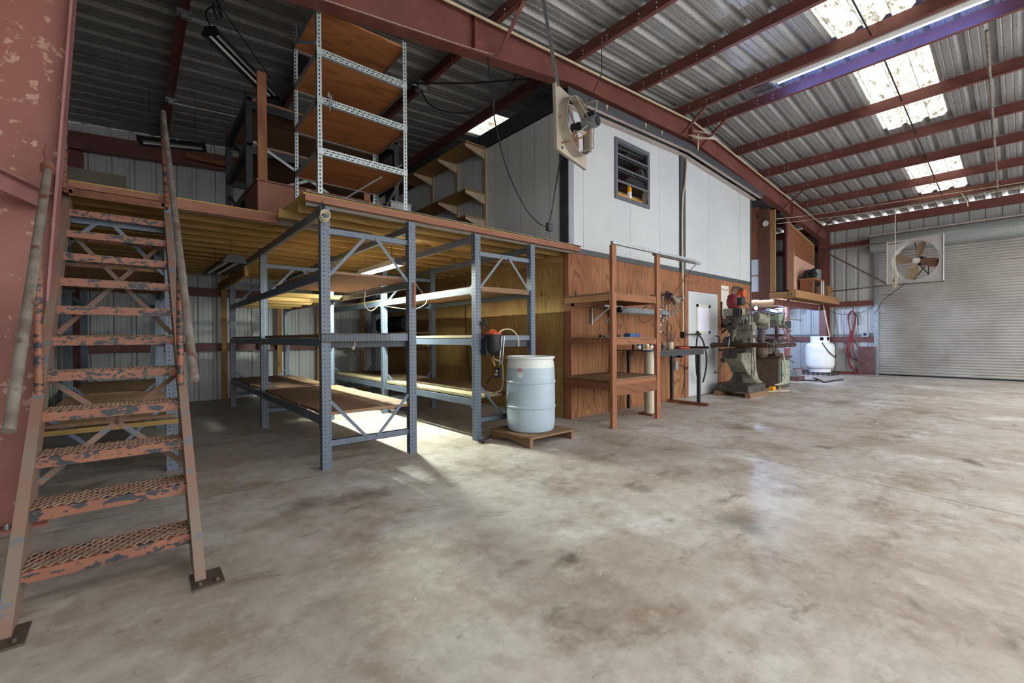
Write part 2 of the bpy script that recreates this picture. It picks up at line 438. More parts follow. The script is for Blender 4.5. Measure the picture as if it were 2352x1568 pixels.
def dup(root, loc, label=None, rz=None):
    r = root.copy(); COL.objects.link(r); r.location = loc; ORG[r] = V(loc)
    if rz is not None: r.rotation_euler.z = rz
    if label: r['label'] = label
    for ch in root.children:
        c = ch.copy(); COL.objects.link(c); c.parent = r
        for g in ch.children:
            d = g.copy(); COL.objects.link(d); d.parent = c
    return r

def text_mesh(txt, size, depth, origin, xdir, ydir):
    """letters as extruded mesh placed with xdir (reading) / ydir (up); returns MB"""
    cu = bpy.data.curves.new('t', 'FONT'); cu.body = txt; cu.size = size; cu.extrude = depth/2
    o = bpy.data.objects.new('t', cu); COL.objects.link(o)
    dg = bpy.context.evaluated_depsgraph_get(); me = bpy.data.meshes.new_from_object(o.evaluated_get(dg))
    x, y = V(xdir).normalized(), V(ydir).normalized(); z = x.cross(y)
    mb = MB(); mb.add([V(origin)+x*v.co.x+y*v.co.y+z*v.co.z for v in me.vertices], [tuple(p.vertices) for p in me.polygons])
    bpy.data.objects.remove(o); bpy.data.curves.remove(cu); bpy.data.meshes.remove(me)
    return mb

# ------------------------------------------------------------------ camera
F, yaw, pit, rol, H = 1009.8, math.radians(49.323), math.radians(-.4704), math.radians(-.2983), 1.2
cf = V((math.cos(yaw), math.sin(yaw), 0)); cr = V((math.sin(yaw), -math.cos(yaw), 0)); cu_ = V((0, 0, 1))
fw = math.cos(pit)*cf+math.sin(pit)*cu_; up0 = -math.sin(pit)*cf+math.cos(pit)*cu_
rt = math.cos(rol)*cr+math.sin(rol)*up0; up1 = -math.sin(rol)*cr+math.cos(rol)*up0
cam = bpy.data.cameras.new('camera'); cam.sensor_width = 36; cam.sensor_fit = 'HORIZONTAL'
cam.lens = 36*F/2352; cam.clip_start = .05; cam.clip_end = 200
co = bpy.data.objects.new('camera', cam); COL.objects.link(co)
co.matrix_world = Matrix(((rt.x, up1.x, -fw.x, 0), (rt.y, up1.y, -fw.y, 0), (rt.z, up1.z, -fw.z, H), (0, 0, 0, 1)))
sc.camera = co
# ================================================================== SHELL
XL, XR, YF, YB, RIDGE = -.95, 17.45, -4.2, 10.5, 8.2
zb = lambda x: 5.365-.075*abs(x-RIDGE)     # purlin underside
zd = lambda x: zb(x)+.2                     # roof sheet underside

# floor
f = MB(); f.box(XL-.15, XR+.15, -9, YB+.1, -.12, 0)
def joint(x0, y0, x1, y1, w=.006):
    d = V((x1-x0, y1-y0, 0)).normalized(); n = V((-d.y, d.x, 0))*w/2; a = V((x0, y0, .0008)); b = V((x1, y1, .0008))
    f.quad(a-n, b-n, b+n, a+n, 1)
joint(4.95, 4.2, 4.05, -3.5); joint(-.8, 4.05, 4.1, 4.02); joint(4.1, 4.02, 17.3, 3.85); joint(11.5, 3.6, 10.9, -3)
struct('floor', f, ['floor', 'joint'], 'stained grey concrete slab floor with brown oil marks')

# roof sheet
P = .3056
prof = []
k0 = int((YF-7.04)/P)-1
for k in range(k0, 14):
    c = 7.04+k*P
    prof += [(c-.06, 0), (c-.045, .055), (c+.005, .055), (c+.055, 0), (c+.095, 0), (c+.105, .007), (c+.118, 0), (c+.188, 0), (c+.2, .007), (c+.21, 0)]
prof = [p for p in prof if YF-.3 <= p[0] <= YB+.35]
xs = sorted([XL-.12, .45, 1.9, 3.4, 4.9, 6.34, 6.5, 7.84, 8.2, 8.95, 10.21, 11.5, 13.2, 13.7, 14.66, 16.0, XR+.12])
sky = {'window_2': (6.34, 7.84, .93, 1.85), 'window_3': (8.95, 11.5, .93, 1.85), 'window_4': (13.7, 16.0, .93, 1.85), 'window_5': (4.9, 6.5, 6.42, 7.36), 'window_6_added': (.45, 6.34, -3.05, -.9), 'window_7_added': (8.95, 16.0, -3.05, -.9)}  # last two are unseen rooflights added to brighten the floor
roof = MB(); skm = {k: MB() for k in sky}
for i in range(len(xs)-1):
    a, b = xs[i], xs[i+1]; mx = (a+b)/2
    for j in range(len(prof)-1):
        (y0, d0), (y1, d1) = prof[j], prof[j+1]; my = (y0+y1)/2
        tgt = roof
        for k, (X0, X1, Y0, Y1) in sky.items():
            if X0 <= mx <= X1 and Y0 <= my <= Y1: tgt = skm[k]
        tgt.quad((a, y0, zd(a)+d0), (b, y0, zd(b)+d0), (b, y1, zd(b)+d1), (a, y1, zd(a)+d1))
struct('ceiling', roof, 'roof', 'ribbed galvanised roof sheeting speckled with dark spots')
SL = {'window_2': 'translucent rooflight panel just left of the roof ridge', 'window_3': 'long translucent rooflight panel just right of the ridge',
      'window_4': 'translucent rooflight panel nearest the roller door', 'window_5': 'translucent rooflight panel above the mezzanine shelves',
      'window_6_added': 'unseen rooflight panel added over the near left bay to brighten the floor', 'window_7_added': 'unseen rooflight panel added over the near right bay to brighten the floor'}
for k, mb in skm.items(): struct(k, mb, 'skyfill' if k in ('window_6_added', 'window_7_added') else 'skylight', SL[k])

# corrugated wall sheets -------------------------------------------------
def corr(n0, n1, depth=.03, per=.305, ph=0.0):
    pts = []; k = math.floor((n0-ph)/per)-1
    while k*per+ph < n1+per:
        c = k*per+ph
        pts += [(c-.045, 0), (c-.025, depth), (c+.025, depth), (c+.045, 0), (c+.1, 0), (c+.11, .0025), (c+.125, 0), (c+.185, 0), (c+.2, .0025), (c+.21, 0)]
        k += 1
    pts = [p for p in pts if n0 < p[0] < n1]
    return [(n0, 0)]+pts+[(n1, 0)]
wb = MB()
pr = corr(XL, XR)
for (u0, d0), (u1, d1) in zip(pr, pr[1:]):
    wb.quad((u0, YB+d0, 0), (u1, YB+d1, 0), (u1, YB+d1, zd(u1)), (u0, YB+d0, zd(u0)))
struct('wall_back', wb, 'sheet', 'pale ribbed sheet metal wall behind the storage racks')
DY0, DY1, DZ = -1.3, 2.93, 4.0
wf = MB(); pr = corr(YF, YB, ph=.1)
for (u0, d0), (u1, d1) in zip(pr, pr[1:]):
    z0 = DZ if DY0 < (u0+u1)/2 < DY1 else 0
    wf.quad((XR+d0, u0, z0), (XR+d1, u1, z0), (XR+d1, u1, zd(XR)-.02), (XR+d0, u0, zd(XR)-.02))
struct('wall_far', wf, 'sheet', 'pale ribbed sheet metal wall around the roller door')
wl = MB(); pr = corr(YF, YB, ph=.05)
for (u0, d0), (u1, d1) in zip(pr, pr[1:]):
    wl.quad((XL-d0, u0, 0), (XL-d1, u1, 0), (XL-d1, u1, zd(XL)-.02), (XL-d0, u0, zd(XL)-.02))
wfr = MB(); pr = corr(XL, XR)  # unseen header added to cut daylight on the roof and upper walls
for (u0, d0), (u1, d1) in zip(pr, pr[1:]):
    wfr.quad((u0, YF-d0, 3.9), (u1, YF-d1, 3.9), (u1, YF-d1, zd(u1)), (u0, YF-d0, zd(u0)))
struct('wall_front_added', wfr, 'sheet', 'unseen ribbed sheet header added behind the viewpoint to shade the roof')
struct('wall_left', wl, 'sheet', 'pale ribbed sheet metal wall behind the red column')

# office box ------------------------------------------------------------
OX0, OX1, OY, T = 4.86, 11.5, 4.37, .09
zh = lambda x: 4.87-.05*abs(x-8.1)
WX0, WX1, WZ0, WZ1 = 6.0, 6.97, 3.5, 4.46
wo = MB()
def wallseg(mb, x0, x1, z0, z1a, z1b=None):
    z1b = z1a if z1b is None else z1b
    mb.prism([(x0, OY, z0), (x1, OY, z0), (x1, OY, z1b), (x0, OY, z1a)], (0, T, 0))
zt = lambda x: zh(x)-.03
for a, b in ((OX0, WX0), (WX1, 8.1), (8.1, OX1)):
    wallseg(wo, a, b, 2.54, zt(a), zt(b))
wallseg(wo, WX0, WX1, 2.54, WZ0); wallseg(wo, WX0, WX1, WZ1, zt(WX0), zt(WX1))
for sx in (5.2, 6.42, 7.35, 9.3, 10.85):     # panel seams
    z0_, z1_ = (2.54, zt(sx)-.02)
    if WX0 < sx < WX1:
        wo.box(sx-.002, sx+.002, OY-.002, OY, 2.54, WZ0-.05, 1); wo.box(sx-.002, sx+.002, OY-.002, OY, WZ1+.05, z1_, 1)
    else: wo.box(sx-.002, sx+.002, OY-.002, OY, z0_, z1_, 1)
struct('wall_office_front', wo, ['whitewall', 'midtrim'], 'white insulated panel wall of the raised office')
ws = MB(); ws.box(OX0, OX0+T, OY+T, YB-.02, 2.54, 4.66)
for i in range(18):
    y = 4.75+i*.33; ws.box(OX0-.002, OX0, y-.002, y+.002, 2.54, 4.65, 1)
struct('wall_office_side', ws, ['whitelift', 'midtrim'], 'white panelled office side wall above the mezzanine')
wr = MB(); wr.box(OX1-T, OX1, OY+T, YB-.02, 0, 4.66); struct('wall_office_right', wr, 'whitewall', 'white right-hand office end wall')
oc = MB(); oc.box(OX0, OX1, OY+T, YB-.02, 4.62, 4.68); oc.box(OX0+.05, OX1-.05, OY+T, YB-.02, 2.45, 2.53)
struct('wall_office_top', oc, 'greytrim', 'roof and floor slabs of the raised office box')
wi = MB(); wi.box(5.0, 10.5, 6.6, 6.65, 2.54, 4.6); struct('wall_office_inner', wi, 'oldwoodx', 'brown inner partition seen through the office window')
wp = MB(); wp.box(OX0, OX1, OY, OY+T, 0, 2.46)
for sx in (6.05, 7.28, 8.3, 9.68, 10.9): wp.box(sx-.004, sx+.004, OY-.0015, OY, 0, 2.46, 1)
for zz in (): pass
struct('wall_plywood_front', wp, ['plyred', 'oldwood'], 'reddish stained plywood wall under the white office')
wq = MB(); wq.box(OX0, OX0+T, OY+T, YB-.02, 0, 2.46)
for i in range(1, 5): wq.box(OX0-.0015, OX0, OY+1.22*i-.003, OY+1.22*i+.003, 0, 2.4, 1)
wq.box(OX0-.0015, OX0, OY+.3, OY+2.6, 1.02, 1.025, 1)
struct('wall_plywood_side', wq, ['plyyel', 'oldwood'], 'yellowish plywood side wall beside the racks')

t = MB(); t.box(OX0, OX1, OY-.012, OY+T, 2.46, 2.54); struct('trim_1', t, 'greytrim', 'dark grey strip under the white office wall')
t = MB(); t.box(OX0-.012, OX0+T, OY-.01, OY+.16, 2.54, 4.66); struct('trim_2', t, 'greytrim', 'dark corner post of the white office')
t = MB(); t.box(OX0+T-.09, OX0+T+.02, OY-.013, OY-.009, 2.54, 4.6); struct('trim_3', t, 'midtrim', 'paler grey strip along the front of the office corner')
t = MB(); t.box(8.09, 8.28, OY-.014, OY, 2.5, 4.83); t.box(8.06, 8.12, OY-.03, OY, 2.5, 4.83); struct('trim_4', t, 'greytrim', 'dark grey joint post in the middle of the white wall')
t = MB(); t.box(OX1-.05, OX1+.01, OY-.012, OY+.02, 0, 4.7); struct('trim_5', t, 'greytrim', 'dark grey post at the far end of the white wall')
t = MB(); t.box(OX0-.03, OX0+T, OY+.1, YB-.02, 4.64, 4.9); struct('trim_6', t, 'greytrim', 'dark head beam along the top of the office side wall')
t = MB()                                      # channel along the top of the front wall
for a, b in ((4.6, 8.1), (8.1, 11.6)):
    for (y0, y1, o0, o1, mi) in ((4.13, 4.15, -.13, 0, 0), (4.13, 4.36, -.005, 0, 0), (4.15, 4.205, -.135, -.128, 1), (4.205, 4.27, -.10, -.09, 2), (4.27, 4.36, -.15, -.14, 1)):  # black strip painted as the shaded gap, rear beige strip as shade
        t.prism([(a, y0, zh(a)+o0), (b, y0, zh(b)+o0), (b, y0, zh(b)+o1), (a, y0, zh(a)+o1)], (0, y1-y0, 0), mi)
    for k in range(4):
        o = -.112+k*.026
        t.prism([(a, 4.124, zh(a)+o), (b, 4.124, zh(b)+o), (b, 4.124, zh(b)+o+.009), (a, 4.124, zh(a)+o+.009)], (0, .008, 0), 0)
struct('trim_7', t, ['fascia', 'soffit', 'black2'], 'grey ribbed channel along the top of the white wall')
t = MB(); t.box(OX0-.02, OX0+.0, OY+.1, 10.4, 2.33, 2.47); struct('trim_8', t, 'lumbery', 'timber ledger board along the top of the plywood side wall')
t = MB(); t.box(OX0-.025, OX0+.02, OY-.02, OY+.06, 0, 2.46); struct('trim_9', t, 'orangewood', 'timber corner post at the plywood corner')
t = MB(); t.box(8.38, 9.62, OY-.018, OY, 2.13, 2.44); t.box(8.24, 8.36, OY-.02, OY, 0, 2.46); t.box(9.64, 9.84, OY-.015, OY, 0, 2.46)
struct('trim_10', t, 'orangewoodx', 'timber trim boards framing the white office door')

# office window: louvred sashes
def w1():
    w = MB()
    fr = .045
    for a, b, c, d in ((WX0-.02, WX1+.02, WZ0-.02, WZ0+fr), (WX0-.02, WX1+.02, WZ1-fr, WZ1+.02), (WX0-.02, WX0+fr, WZ0+fr, WZ1-fr), (WX1-fr, WX1+.02, WZ0+fr, WZ1-fr)):
        w.box(a, b, OY-.025, OY+T, c, d)
    root = solo('window_1', w, 'winframe', 'grey framed louvre window in the white office wall', None, None, 'structure', org=(0, 0, 0))
    n = 4; hgt = (WZ1-WZ0-2*fr)/n
    for i in range(n):
        if i == 0: continue
        z0 = WZ0+fr+i*hgt; z1 = z0+hgt
        y0, y1 = OY-.015, OY+.02
        s = MB(); s.beam((WX0+fr, y0, z0+.02), (WX1-fr, y0, z0+.02), .02, .028); s.beam((WX0+fr, y1, z1-.006), (WX1-fr, y1, z1-.006), .01, .008)
        part('sash_rail', s, 'winframe', root)
        g = MB(); g.prism([(WX0+fr, y0, z0+.03), (WX1-fr, y0, z0+.03), (WX1-fr, y1, z1-.008), (WX0+fr, y1, z1-.008)], (0, .004, 0))
        part('pane', g, 'glass', root)
    return root
w1()
m = MB(); m.box(5.9, 7.4, OY+.16, OY+1.2, 3.66, 3.7)
solo('work_shelf', m, 'lumber', 'bare timber shelf inside the louvre window', 'shelf')
c = MB(); cx, cy, cz = 6.47, OY+.045, WZ0+.045
c.lathe([(.033, 0), (.035, .01), (.035, .2), (.03, .215)], (cx, cy, cz), n=20, mi=0)
c.lathe([(.0355, .03), (.0355, .14)], (cx, cy, cz), n=20, mi=1, caps=False)
cn = thing('spray_can', 'yellow and white spray can standing inside the louvre window', 'spray can', (cx, cy, cz))
part('can_body', c, ['yellow', 'labelw'], cn); c = MB(); c.lathe([(.03, .212), (.03, .27), (.022, .28)], (cx, cy, cz), n=20); part('cap', c, 'yellow', cn)

lb = thing('office_fill_bulb', 'added warm bulb to light the inside of the raised office', 'lamp', (6.6, 5.2, 2.9))  # unseen bulb added to brighten what shows through the window
b_ = MB(); b_.ball((6.6, 5.2, 2.9), .04, 12); part('bulb', b_, 'fillbulb', lb)
b_ = MB(); b_.cyl((6.6, 5.2, 2.53), (6.6, 5.2, 2.87), .012, 8); b_.cyl((6.6, 5.2, 2.53), (6.6, 5.2, 2.55), .08, 16); part('stem', b_, 'black', lb)
# office door
dr = MB(); dr.box(8.36, 9.63, OY-.03, OY, 0.01, 2.115)
for zz in (.26, .33, .42, .98, 1.13): dr.box(8.36, 9.63, OY-.0315, OY-.03, zz, zz+.004, 1)
door = solo('door_1', dr, ['whitewall', 'midtrim'], 'scuffed white office door with a small vision panel', None, None, 'structure', org=(0, 0, 0), bevel=.003)
g = MB()
for a, b, c_, d in ((8.68, 9.27, 1.27, 1.32), (8.68, 9.27, 1.81, 1.87), (8.68, 8.75, 1.27, 1.87), (9.2, 9.27, 1.27, 1.87)): g.box(a, b, OY-.042, OY-.03, c_, d)
part('vision_frame', g, 'paper', door)
g = MB(); g.box(8.745, 9.205, OY-.036, OY-.031, 1.315, 1.815); part('vision_pane', g, 'glowpane', door)
h = MB(); h.tube([(9.53, OY-.03, 1.22), (9.53, OY-.1, 1.2), (9.53, OY-.11, 1.1), (9.53, OY-.1, 1.0), (9.53, OY-.03, .98)], .012, sub=4); part('handle', h, 'darksteel', door)

# roller door -----------------------------------------------------------
r = MB(); n = 0; z = 0.03; step = .0775
prof = []
while z < 4.02:
    for q, dx in ((0, .0), (.012, -.012), (.03, -.021), (.05, -.021), (.066, -.012)): prof.append((z+q, XR-.02+dx))
    z += step
r.add([(x, y, z) for (z, x) in prof for y in (DY0, DY1)], [(2*i, 2*i+1, 2*i+3, 2*i+2) for i in range(len(prof)-1)], 0, False)
rd = solo('door_2', r, 'roller', 'wide galvanised roller shutter door', None, None, 'structure', org=(0, 0, 0))
r = MB(); r.box(XR-.06, XR-.01, DY0, DY1, 0, .035); part('bottom_bar', r, 'black', rd)
r = MB(); r.box(XR-.09, XR, DY1-.02, DY1+.09, 0, 4.0); part('guide', r, 'galv', rd)
r = MB(); r.box(XR-.09, XR, DY0-.09, DY0+.02, 0, 4.0); part('guide', r, 'galv', rd)
r = MB(); R = .24; yA, yB, cx, czz = DY1+.12, DY0-.1, XR-.3, 3.98
pf = [(XR-.02, 4.22), (XR-.35, 4.22)]+[(cx-.2-R*0+R*0-.04-.0*1+(-.0)+.04*0-(.02)*0+(-R*.15)*math.sin(a), czz+R*math.cos(a)) for a in [i*pi/8 for i in range(0, 9)]]+[(XR-.02, 3.74)]
pf = [(XR-.02, 4.22), (XR-.34, 4.22)]+[(XR-.34-.16*math.sin(a), 3.98+.24*math.cos(a)) for a in [i*pi/10 for i in range(1, 10)]]+[(XR-.34, 3.74), (XR-.02, 3.74)]
r.prism([(x, yA, z) for x, z in pf], (0, yB-yA, 0)); part('drum_hood', r, 'drum', rd)
r = MB(); r.box(XR-.5, XR-.02, yB, yA+.02, 4.22, 4.24); part('hood_lip', r, 'soffit', rd)

# ------------------------------------------------------------------ steel structure
def Zsec(h=.2, fl=.062, t=.006):
    return [(-fl, 0), (t/2, 0), (t/2, h-t), (fl, h-t), (fl, h), (-t/2, h), (-t/2, t), (-fl, t)]
PX = [(.45, 'first purlin in from the left eave'), (1.9, 'second purlin in from the left eave'), (3.4, 'third purlin in from the left eave'), (4.83, 'third purlin left of the ridge'),
      (6.34, 'second purlin left of the ridge'), (7.84, 'purlin on the left side of the ridge pair'), (8.6, 'right of the ridge pair, washed violet by strip light'),
      (10.21, 'second purlin right of the ridge, crossing the long rooflight'), (11.77, 'third purlin right of the ridge'), (13.2, 'fourth purlin right of the ridge'),
      (14.66, 'fifth purlin right of the ridge'), (16.07, 'last purlin before the roller door eave')]
for x, lab in PX:
    p = MB(); p.ext(Zsec(), (x, YF, zb(x)), (x, YB-.05, zb(x)))
    for (yy, zz) in ((3.72, .12), (3.72, .07), (3.64, .12), (3.64, .07), (3.15, .13), (3.15, .07), (2.9, .13), (2.9, .07), (4.05, .12), (4.05, .07), (4.62, .1), (4.7, .1), (5.2, .1)):
        p.cyl((x-.012, yy, zb(x)+zz), (x-.003, yy, zb(x)+zz), .008, 8, 1)
    solo('roof_purlin', p, ['red', 'labelw'], 'dark red steel roof purlin, '+lab, 'purlin', 'roof purlins')
p = MB(); p.box(XR-.1, XR-.03, YF, YB-.05, zb(XR)-.06, zd(XR)-.015)
solo('eave_strut', p, 'red', 'dark red eave beam above the roller door', 'beam')
p = MB(); p.box(XL+.03, XL+.1, YF, YB-.05, zb(XL)-.06, zd(XL)-.015)
solo('eave_strut', p, 'red', 'dark eave beam at the left wall behind the red column', 'beam')

# rigid frame at Y = 4.25
FYc = 4.25
fr = thing('portal_frame', 'red steel portal frame of column and sloping rafter over the office front', 'steel frame', (-.7, FYc, 0))
def flange(mb, pts, wdt=.16, th=.012):
    for a, b in zip(pts, pts[1:]): mb.beam((a[0], FYc, a[1]), (b[0], FYc, b[1]), wdt, th, (0, 0, 1) if abs(a[0]-b[0]) > .4 else (1, 0, 0))
BOT = [(-.26, 4.04), (1.3, 4.28), (2.84, 4.51), (4.8, 4.81), (8.2, 4.99), (12.8, 4.64), (15.9, 4.38), (16.85, 4.3)]
mb = MB(); mb.prism([(XL+.1, FYc-.006, 0), (-.52, FYc-.006, 0), (-.26, FYc-.006, 4.04), (-.26, FYc-.006, zb(-.26)-.01), (XL+.1, FYc-.006, zb(XL)-.01)], (0, .012, 0))
part('column_web', mb, 'redcol', fr)
mb = MB(); mb.beam((-.52, FYc, .015), (-.26, FYc, 4.04), .2, .014, (1, 0, 0)); part('column_flange', mb, 'redlt', fr)
mb = MB(); mb.beam((XL+.1, FYc, .015), (XL+.1, FYc, zb(XL)-.01), .2, .014, (1, 0, 0)); part('column_flange', mb, 'redcol', fr)
mb = MB(); mb.box(XL+.06, -.44, FYc-.13, FYc+.13, 0, .016)
for dx in (-.62, -.8):
    for dy in (-.09, .09): mb.cyl((dx, FYc+dy, .016), (dx, FYc+dy, .05), .014, 8, 1)
part('base_plate', mb, ['redcol', 'galv'], fr)
mb = MB(); top = [(-.26, zb(-.26)-.012), (RIDGE, zb(RIDGE)-.012), (16.85, zb(16.85)-.012)]
mb.prism([(x, FYc-.005, z) for x, z in BOT]+[(x, FYc-.005, z) for x, z in reversed(top)], (0, .01, 0))
flange(mb, BOT); flange(mb, top)
for x in (3.05, 8.2, 13.9):
    i = [k for k in range(len(BOT)-1) if BOT[k][0] <= x <= BOT[k+1][0]][0]; a, b = BOT[i], BOT[i+1]
    zz = a[1]+(b[1]-a[1])*(x-a[0])/(b[0]-a[0]); mb.box(x-.005, x+.005, FYc-.075, FYc+.075, zz, zb(x)-.015)
part('rafter', mb, 'red', fr)
mb = MB(); mb.prism([(XR-.1, FYc-.006, 0), (17.02, FYc-.006, 0), (16.85, FYc-.006, 4.3), (16.85, FYc-.006, zb(16.85)-.01), (XR-.1, FYc-.006, zb(XR)-.01)], (0, .012, 0))
mb.beam((17.02, FYc, .01), (16.85, FYc, 4.3), .2, .014, (1, 0, 0)); mb.beam((XR-.1, FYc, .01), (XR-.1, FYc, zb(XR)-.02), .2, .014, (1, 0, 0))
part('far_column', mb, 'red', fr)
def zbot(x):
    i = [k for k in range(len(BOT)-1) if BOT[k][0] <= x <= BOT[k+1][0]][0]; a, b = BOT[i], BOT[i+1]
    return a[1]+(b[1]-a[1])*(x-a[0])/(b[0]-a[0])
for x in (3.4, 7.84, 8.6, 13.2, 16.07):
    mb = MB(); mb.beam((x-.02, FYc-.075, zbot(x)+.01), (x-.02, 3.62, zb(x)+.06), .045, .008); mb.beam((x-.02, FYc-.075, zbot(x)+.03), (x-.02, 3.62, zb(x)+.08), .008, .045)
    part('flange_brace', mb, 'red', fr)
# wall girts
def girt(name, p, q, lab, w=.06, h=.16, m_='red', up=(0, 0, 1)):
    mb = MB(); mb.ext([(-w/2, -h/2), (w/2, -h/2), (w/2, -h/2+.012), (-w/2+.01, -h/2+.012), (-w/2+.01, h/2-.012), (w/2, h/2-.012), (w/2, h/2), (-w/2, h/2)], p, q, up)
    return solo('wall_girt', mb, m_, lab, 'girt', 'wall girts')
girt('', (XL+.1, YB-.1, 1.05), (OX0-.02, YB-.1, 1.05), 'dark red horizontal girt low on the back wall behind the racks')
girt('', (XL+.1, YB-.1, 2.12), (OX0-.02, YB-.1, 2.12), 'dark red horizontal girt at mid height on the back wall, just under the mezzanine')
girt('', (XL+.1, YB-.1, 3.55), (OX0-.02, YB-.1, 3.55), 'dark red horizontal girt high on the back wall above the mezzanine')
girt('', (XR-.06, DY1+.1, 1.1), (XR-.06, YB-.05, 1.1), 'dark red girt along the far wall behind the white gas tank')
girt('', (XR-.06, DY1+.1, 2.23), (XR-.06, YB-.05, 2.23), 'dark red girt on the far wall above the hung red hose')
girt('', (XR-.06, DY1+.12, 4.12), (XR-.06, YB-.05, 4.12), 'dark red girt on the far wall level with the shutter drum')
mb = MB(); mb.box(XR-.09, XR-.02, DY1+.1, YB-.05, 0, .06); solo('sill_angle', mb, 'rust', 'rusty sill angle at the foot of the far wall', 'sill')
for yy, lab in ((6.0, 'nearer'), (8.3, 'farther')):
    mb = MB(); x = .45; z = zb(x); mb.box(x-.07, x+.07, yy-.06, yy+.06, z-.03, z-.004); mb.box(x-.03, x+.03, yy-.03, yy+.03, z-.07, z-.03); mb.cyl((x+.03, yy, z-.045), (1.86, yy, zb(1.86)-.045), .008, 8)
    solo('ceiling_clamp', mb, 'galv', lab+' grey clamp with a thin tube under the first purlin over the stair', 'clamp', 'grey clamps under the stair purlin')
# girt / brace at left column
mb = MB(); p, q = V((-.40, FYc-.2, 2.28)), V((-.93, 2.6, 2.37))
mb.beam((-.43, FYc-.03, 2.16), (-.9, 2.9, 2.16), .1, .012); mb.beam((-.43, FYc-.03, 2.11), (-.9, 2.9, 2.11), .012, .1)
solo('brace_angle', mb, 'redlt', 'pale red angle brace running from the red column to the left wall', 'brace')
# end frame on the back wall
mb = MB()
for a, b in ((XL+.1, RIDGE), (RIDGE, XR-.1)):
    mb.prism([(a, YB-.16, zd(a)-.5), (b, YB-.16, zd(b)-.5), (b, YB-.16, zd(b)-.205), (a, YB-.16, zd(a)-.205)], (0, .012, 0))
    mb.beam((a, YB-.155, zd(a)-.5), (b, YB-.155, zd(b)-.5), .13, .012)
solo('end_rafter', mb, 'red', 'dark steel end rafter along the top of the back wall', 'rafter')
mb = MB(); mb.box(-.8, -.62, YB-.25, YB-.05, 0, zb(-.7)-.35); solo('corner_column', mb, 'red', 'dark red corner column in the back left corner', 'column')
# conduit along rafter top + sag rods
mb = MB(); mb.tube([(1.6, 4.15, zb(1.6)-.03), (RIDGE, 4.15, zb(RIDGE)-.03), (16.7, 4.15, zb(16.7)-.03)], .017, 8)
solo('rafter_conduit', mb, 'wire', 'long tan conduit clipped along the top of the red rafter', 'conduit')
mb = MB(); X = [6.34, 7.84]; mb.tube([(6.34, 1.4, zb(6.34)+.15), (7.84, 1.4, zb(7.84)+.06)], .011)
for a, b in ((8.6, 10.21), (10.21, 11.77), (11.77, 13.2), (13.2, 14.66), (14.66, 16.07)): mb.tube([(a, 1.4, zb(a)+.1), (b, 1.4, zb(b)+.1)], .011)
solo('sag_rod', mb, 'darksteel', 'thin dark sag rod threaded through the purlins below the rooflights', 'rod')
mb = MB()
for a, b in ((-.8, .45), (.45, 1.9), (1.9, 3.4)): mb.tube([(a, 7.75, zb(a)+.1), (b, 7.75, zb(b)+.1)], .011)
solo('sag_rod', mb, 'darksteel', 'thin dark sag rod between the purlins over the mezzanine', 'rod')
mb = MB(); mb.tube([(8.75, .335, zb(8.75)-.02), (16.6, .43, zb(16.6)-.02)], .02); mb.ball((16.6, .43, zb(16.6)-.03), .035)
solo('roof_conduit', mb, 'pipe', 'grey conduit running down the roof slope under the purlins', 'conduit')

# ------------------------------------------------------------------ lights / world
w = bpy.data.worlds.new('sky'); sc.world = w; w.use_nodes = True
bg = w.node_tree.nodes['Background']; bg.inputs[0].default_value = (.95, .98, 1.0, 1); bg.inputs[1].default_value = 2.2
sun = bpy.data.lights.new('sun', 'SUN'); sun.energy = 7.0; sun.angle = .05; sun.color = (1, .95, .87)
so = bpy.data.objects.new('sun', sun); COL.objects.link(so)
so.rotation_euler = V((-.18, -.5, -1)).to_track_quat('-Z', 'Y').to_euler()
sc.view_settings.view_transform = 'Standard'; sc.view_settings.look = 'None'; sc.view_settings.gamma = 1
sc.view_settings.use_curve_mapping = False; sc.view_settings.exposure = 1.12
# ================================================================== RACKS
def post_mb(x0, y0, h, mirror=False, slots=True):
    """perforated upright, front facing -Y"""
    pw, pdp = .085, .075
    prof = [(0, 0), (.05, 0), (.056, .012), (pw, .012), (pw, pdp), (0, pdp)]
    if mirror: prof = [(pw-a, b) for a, b in reversed(prof)]
    mb = MB(); n = len(prof)
    vs = [(x0+a, y0+b, 0) for a, b in prof]+[(x0+a, y0+b, h) for a, b in prof]
    mb.add(vs, [(i, (i+1) % n, n+(i+1) % n, n+i) for i in range(n)]+[tuple(reversed(range(n))), tuple(range(n, 2*n))])
    if slots:
        fx = x0+(.025 if not mirror else pw-.025); gx = x0+(.071 if not mirror else pw-.071)
        z = .06
        while z < h-.03:
            mb.quad((fx-.008, y0-.0008, z-.003), (fx+.008, y0-.0008, z-.003), (fx+.008, y0-.0008, z+.003), (fx-.008, y0-.0008, z+.003), 1)
            mb.quad((gx-.004, y0+.0112, z-.004), (gx+.004, y0+.0112, z-.004), (gx+.004, y0+.0112, z+.004), (gx-.004, y0+.0112, z+.004), 1)
            # side faces
            for xx, dx in ((x0-.0008, 0), (x0+pw+.0008, 0)):
                mb.quad((xx, y0+.03, z-.004), (xx, y0+.05, z-.004), (xx, y0+.05, z+.004), (xx, y0+.03, z+.004), 1)
            z += .0381
    return mb
HR = 2.41
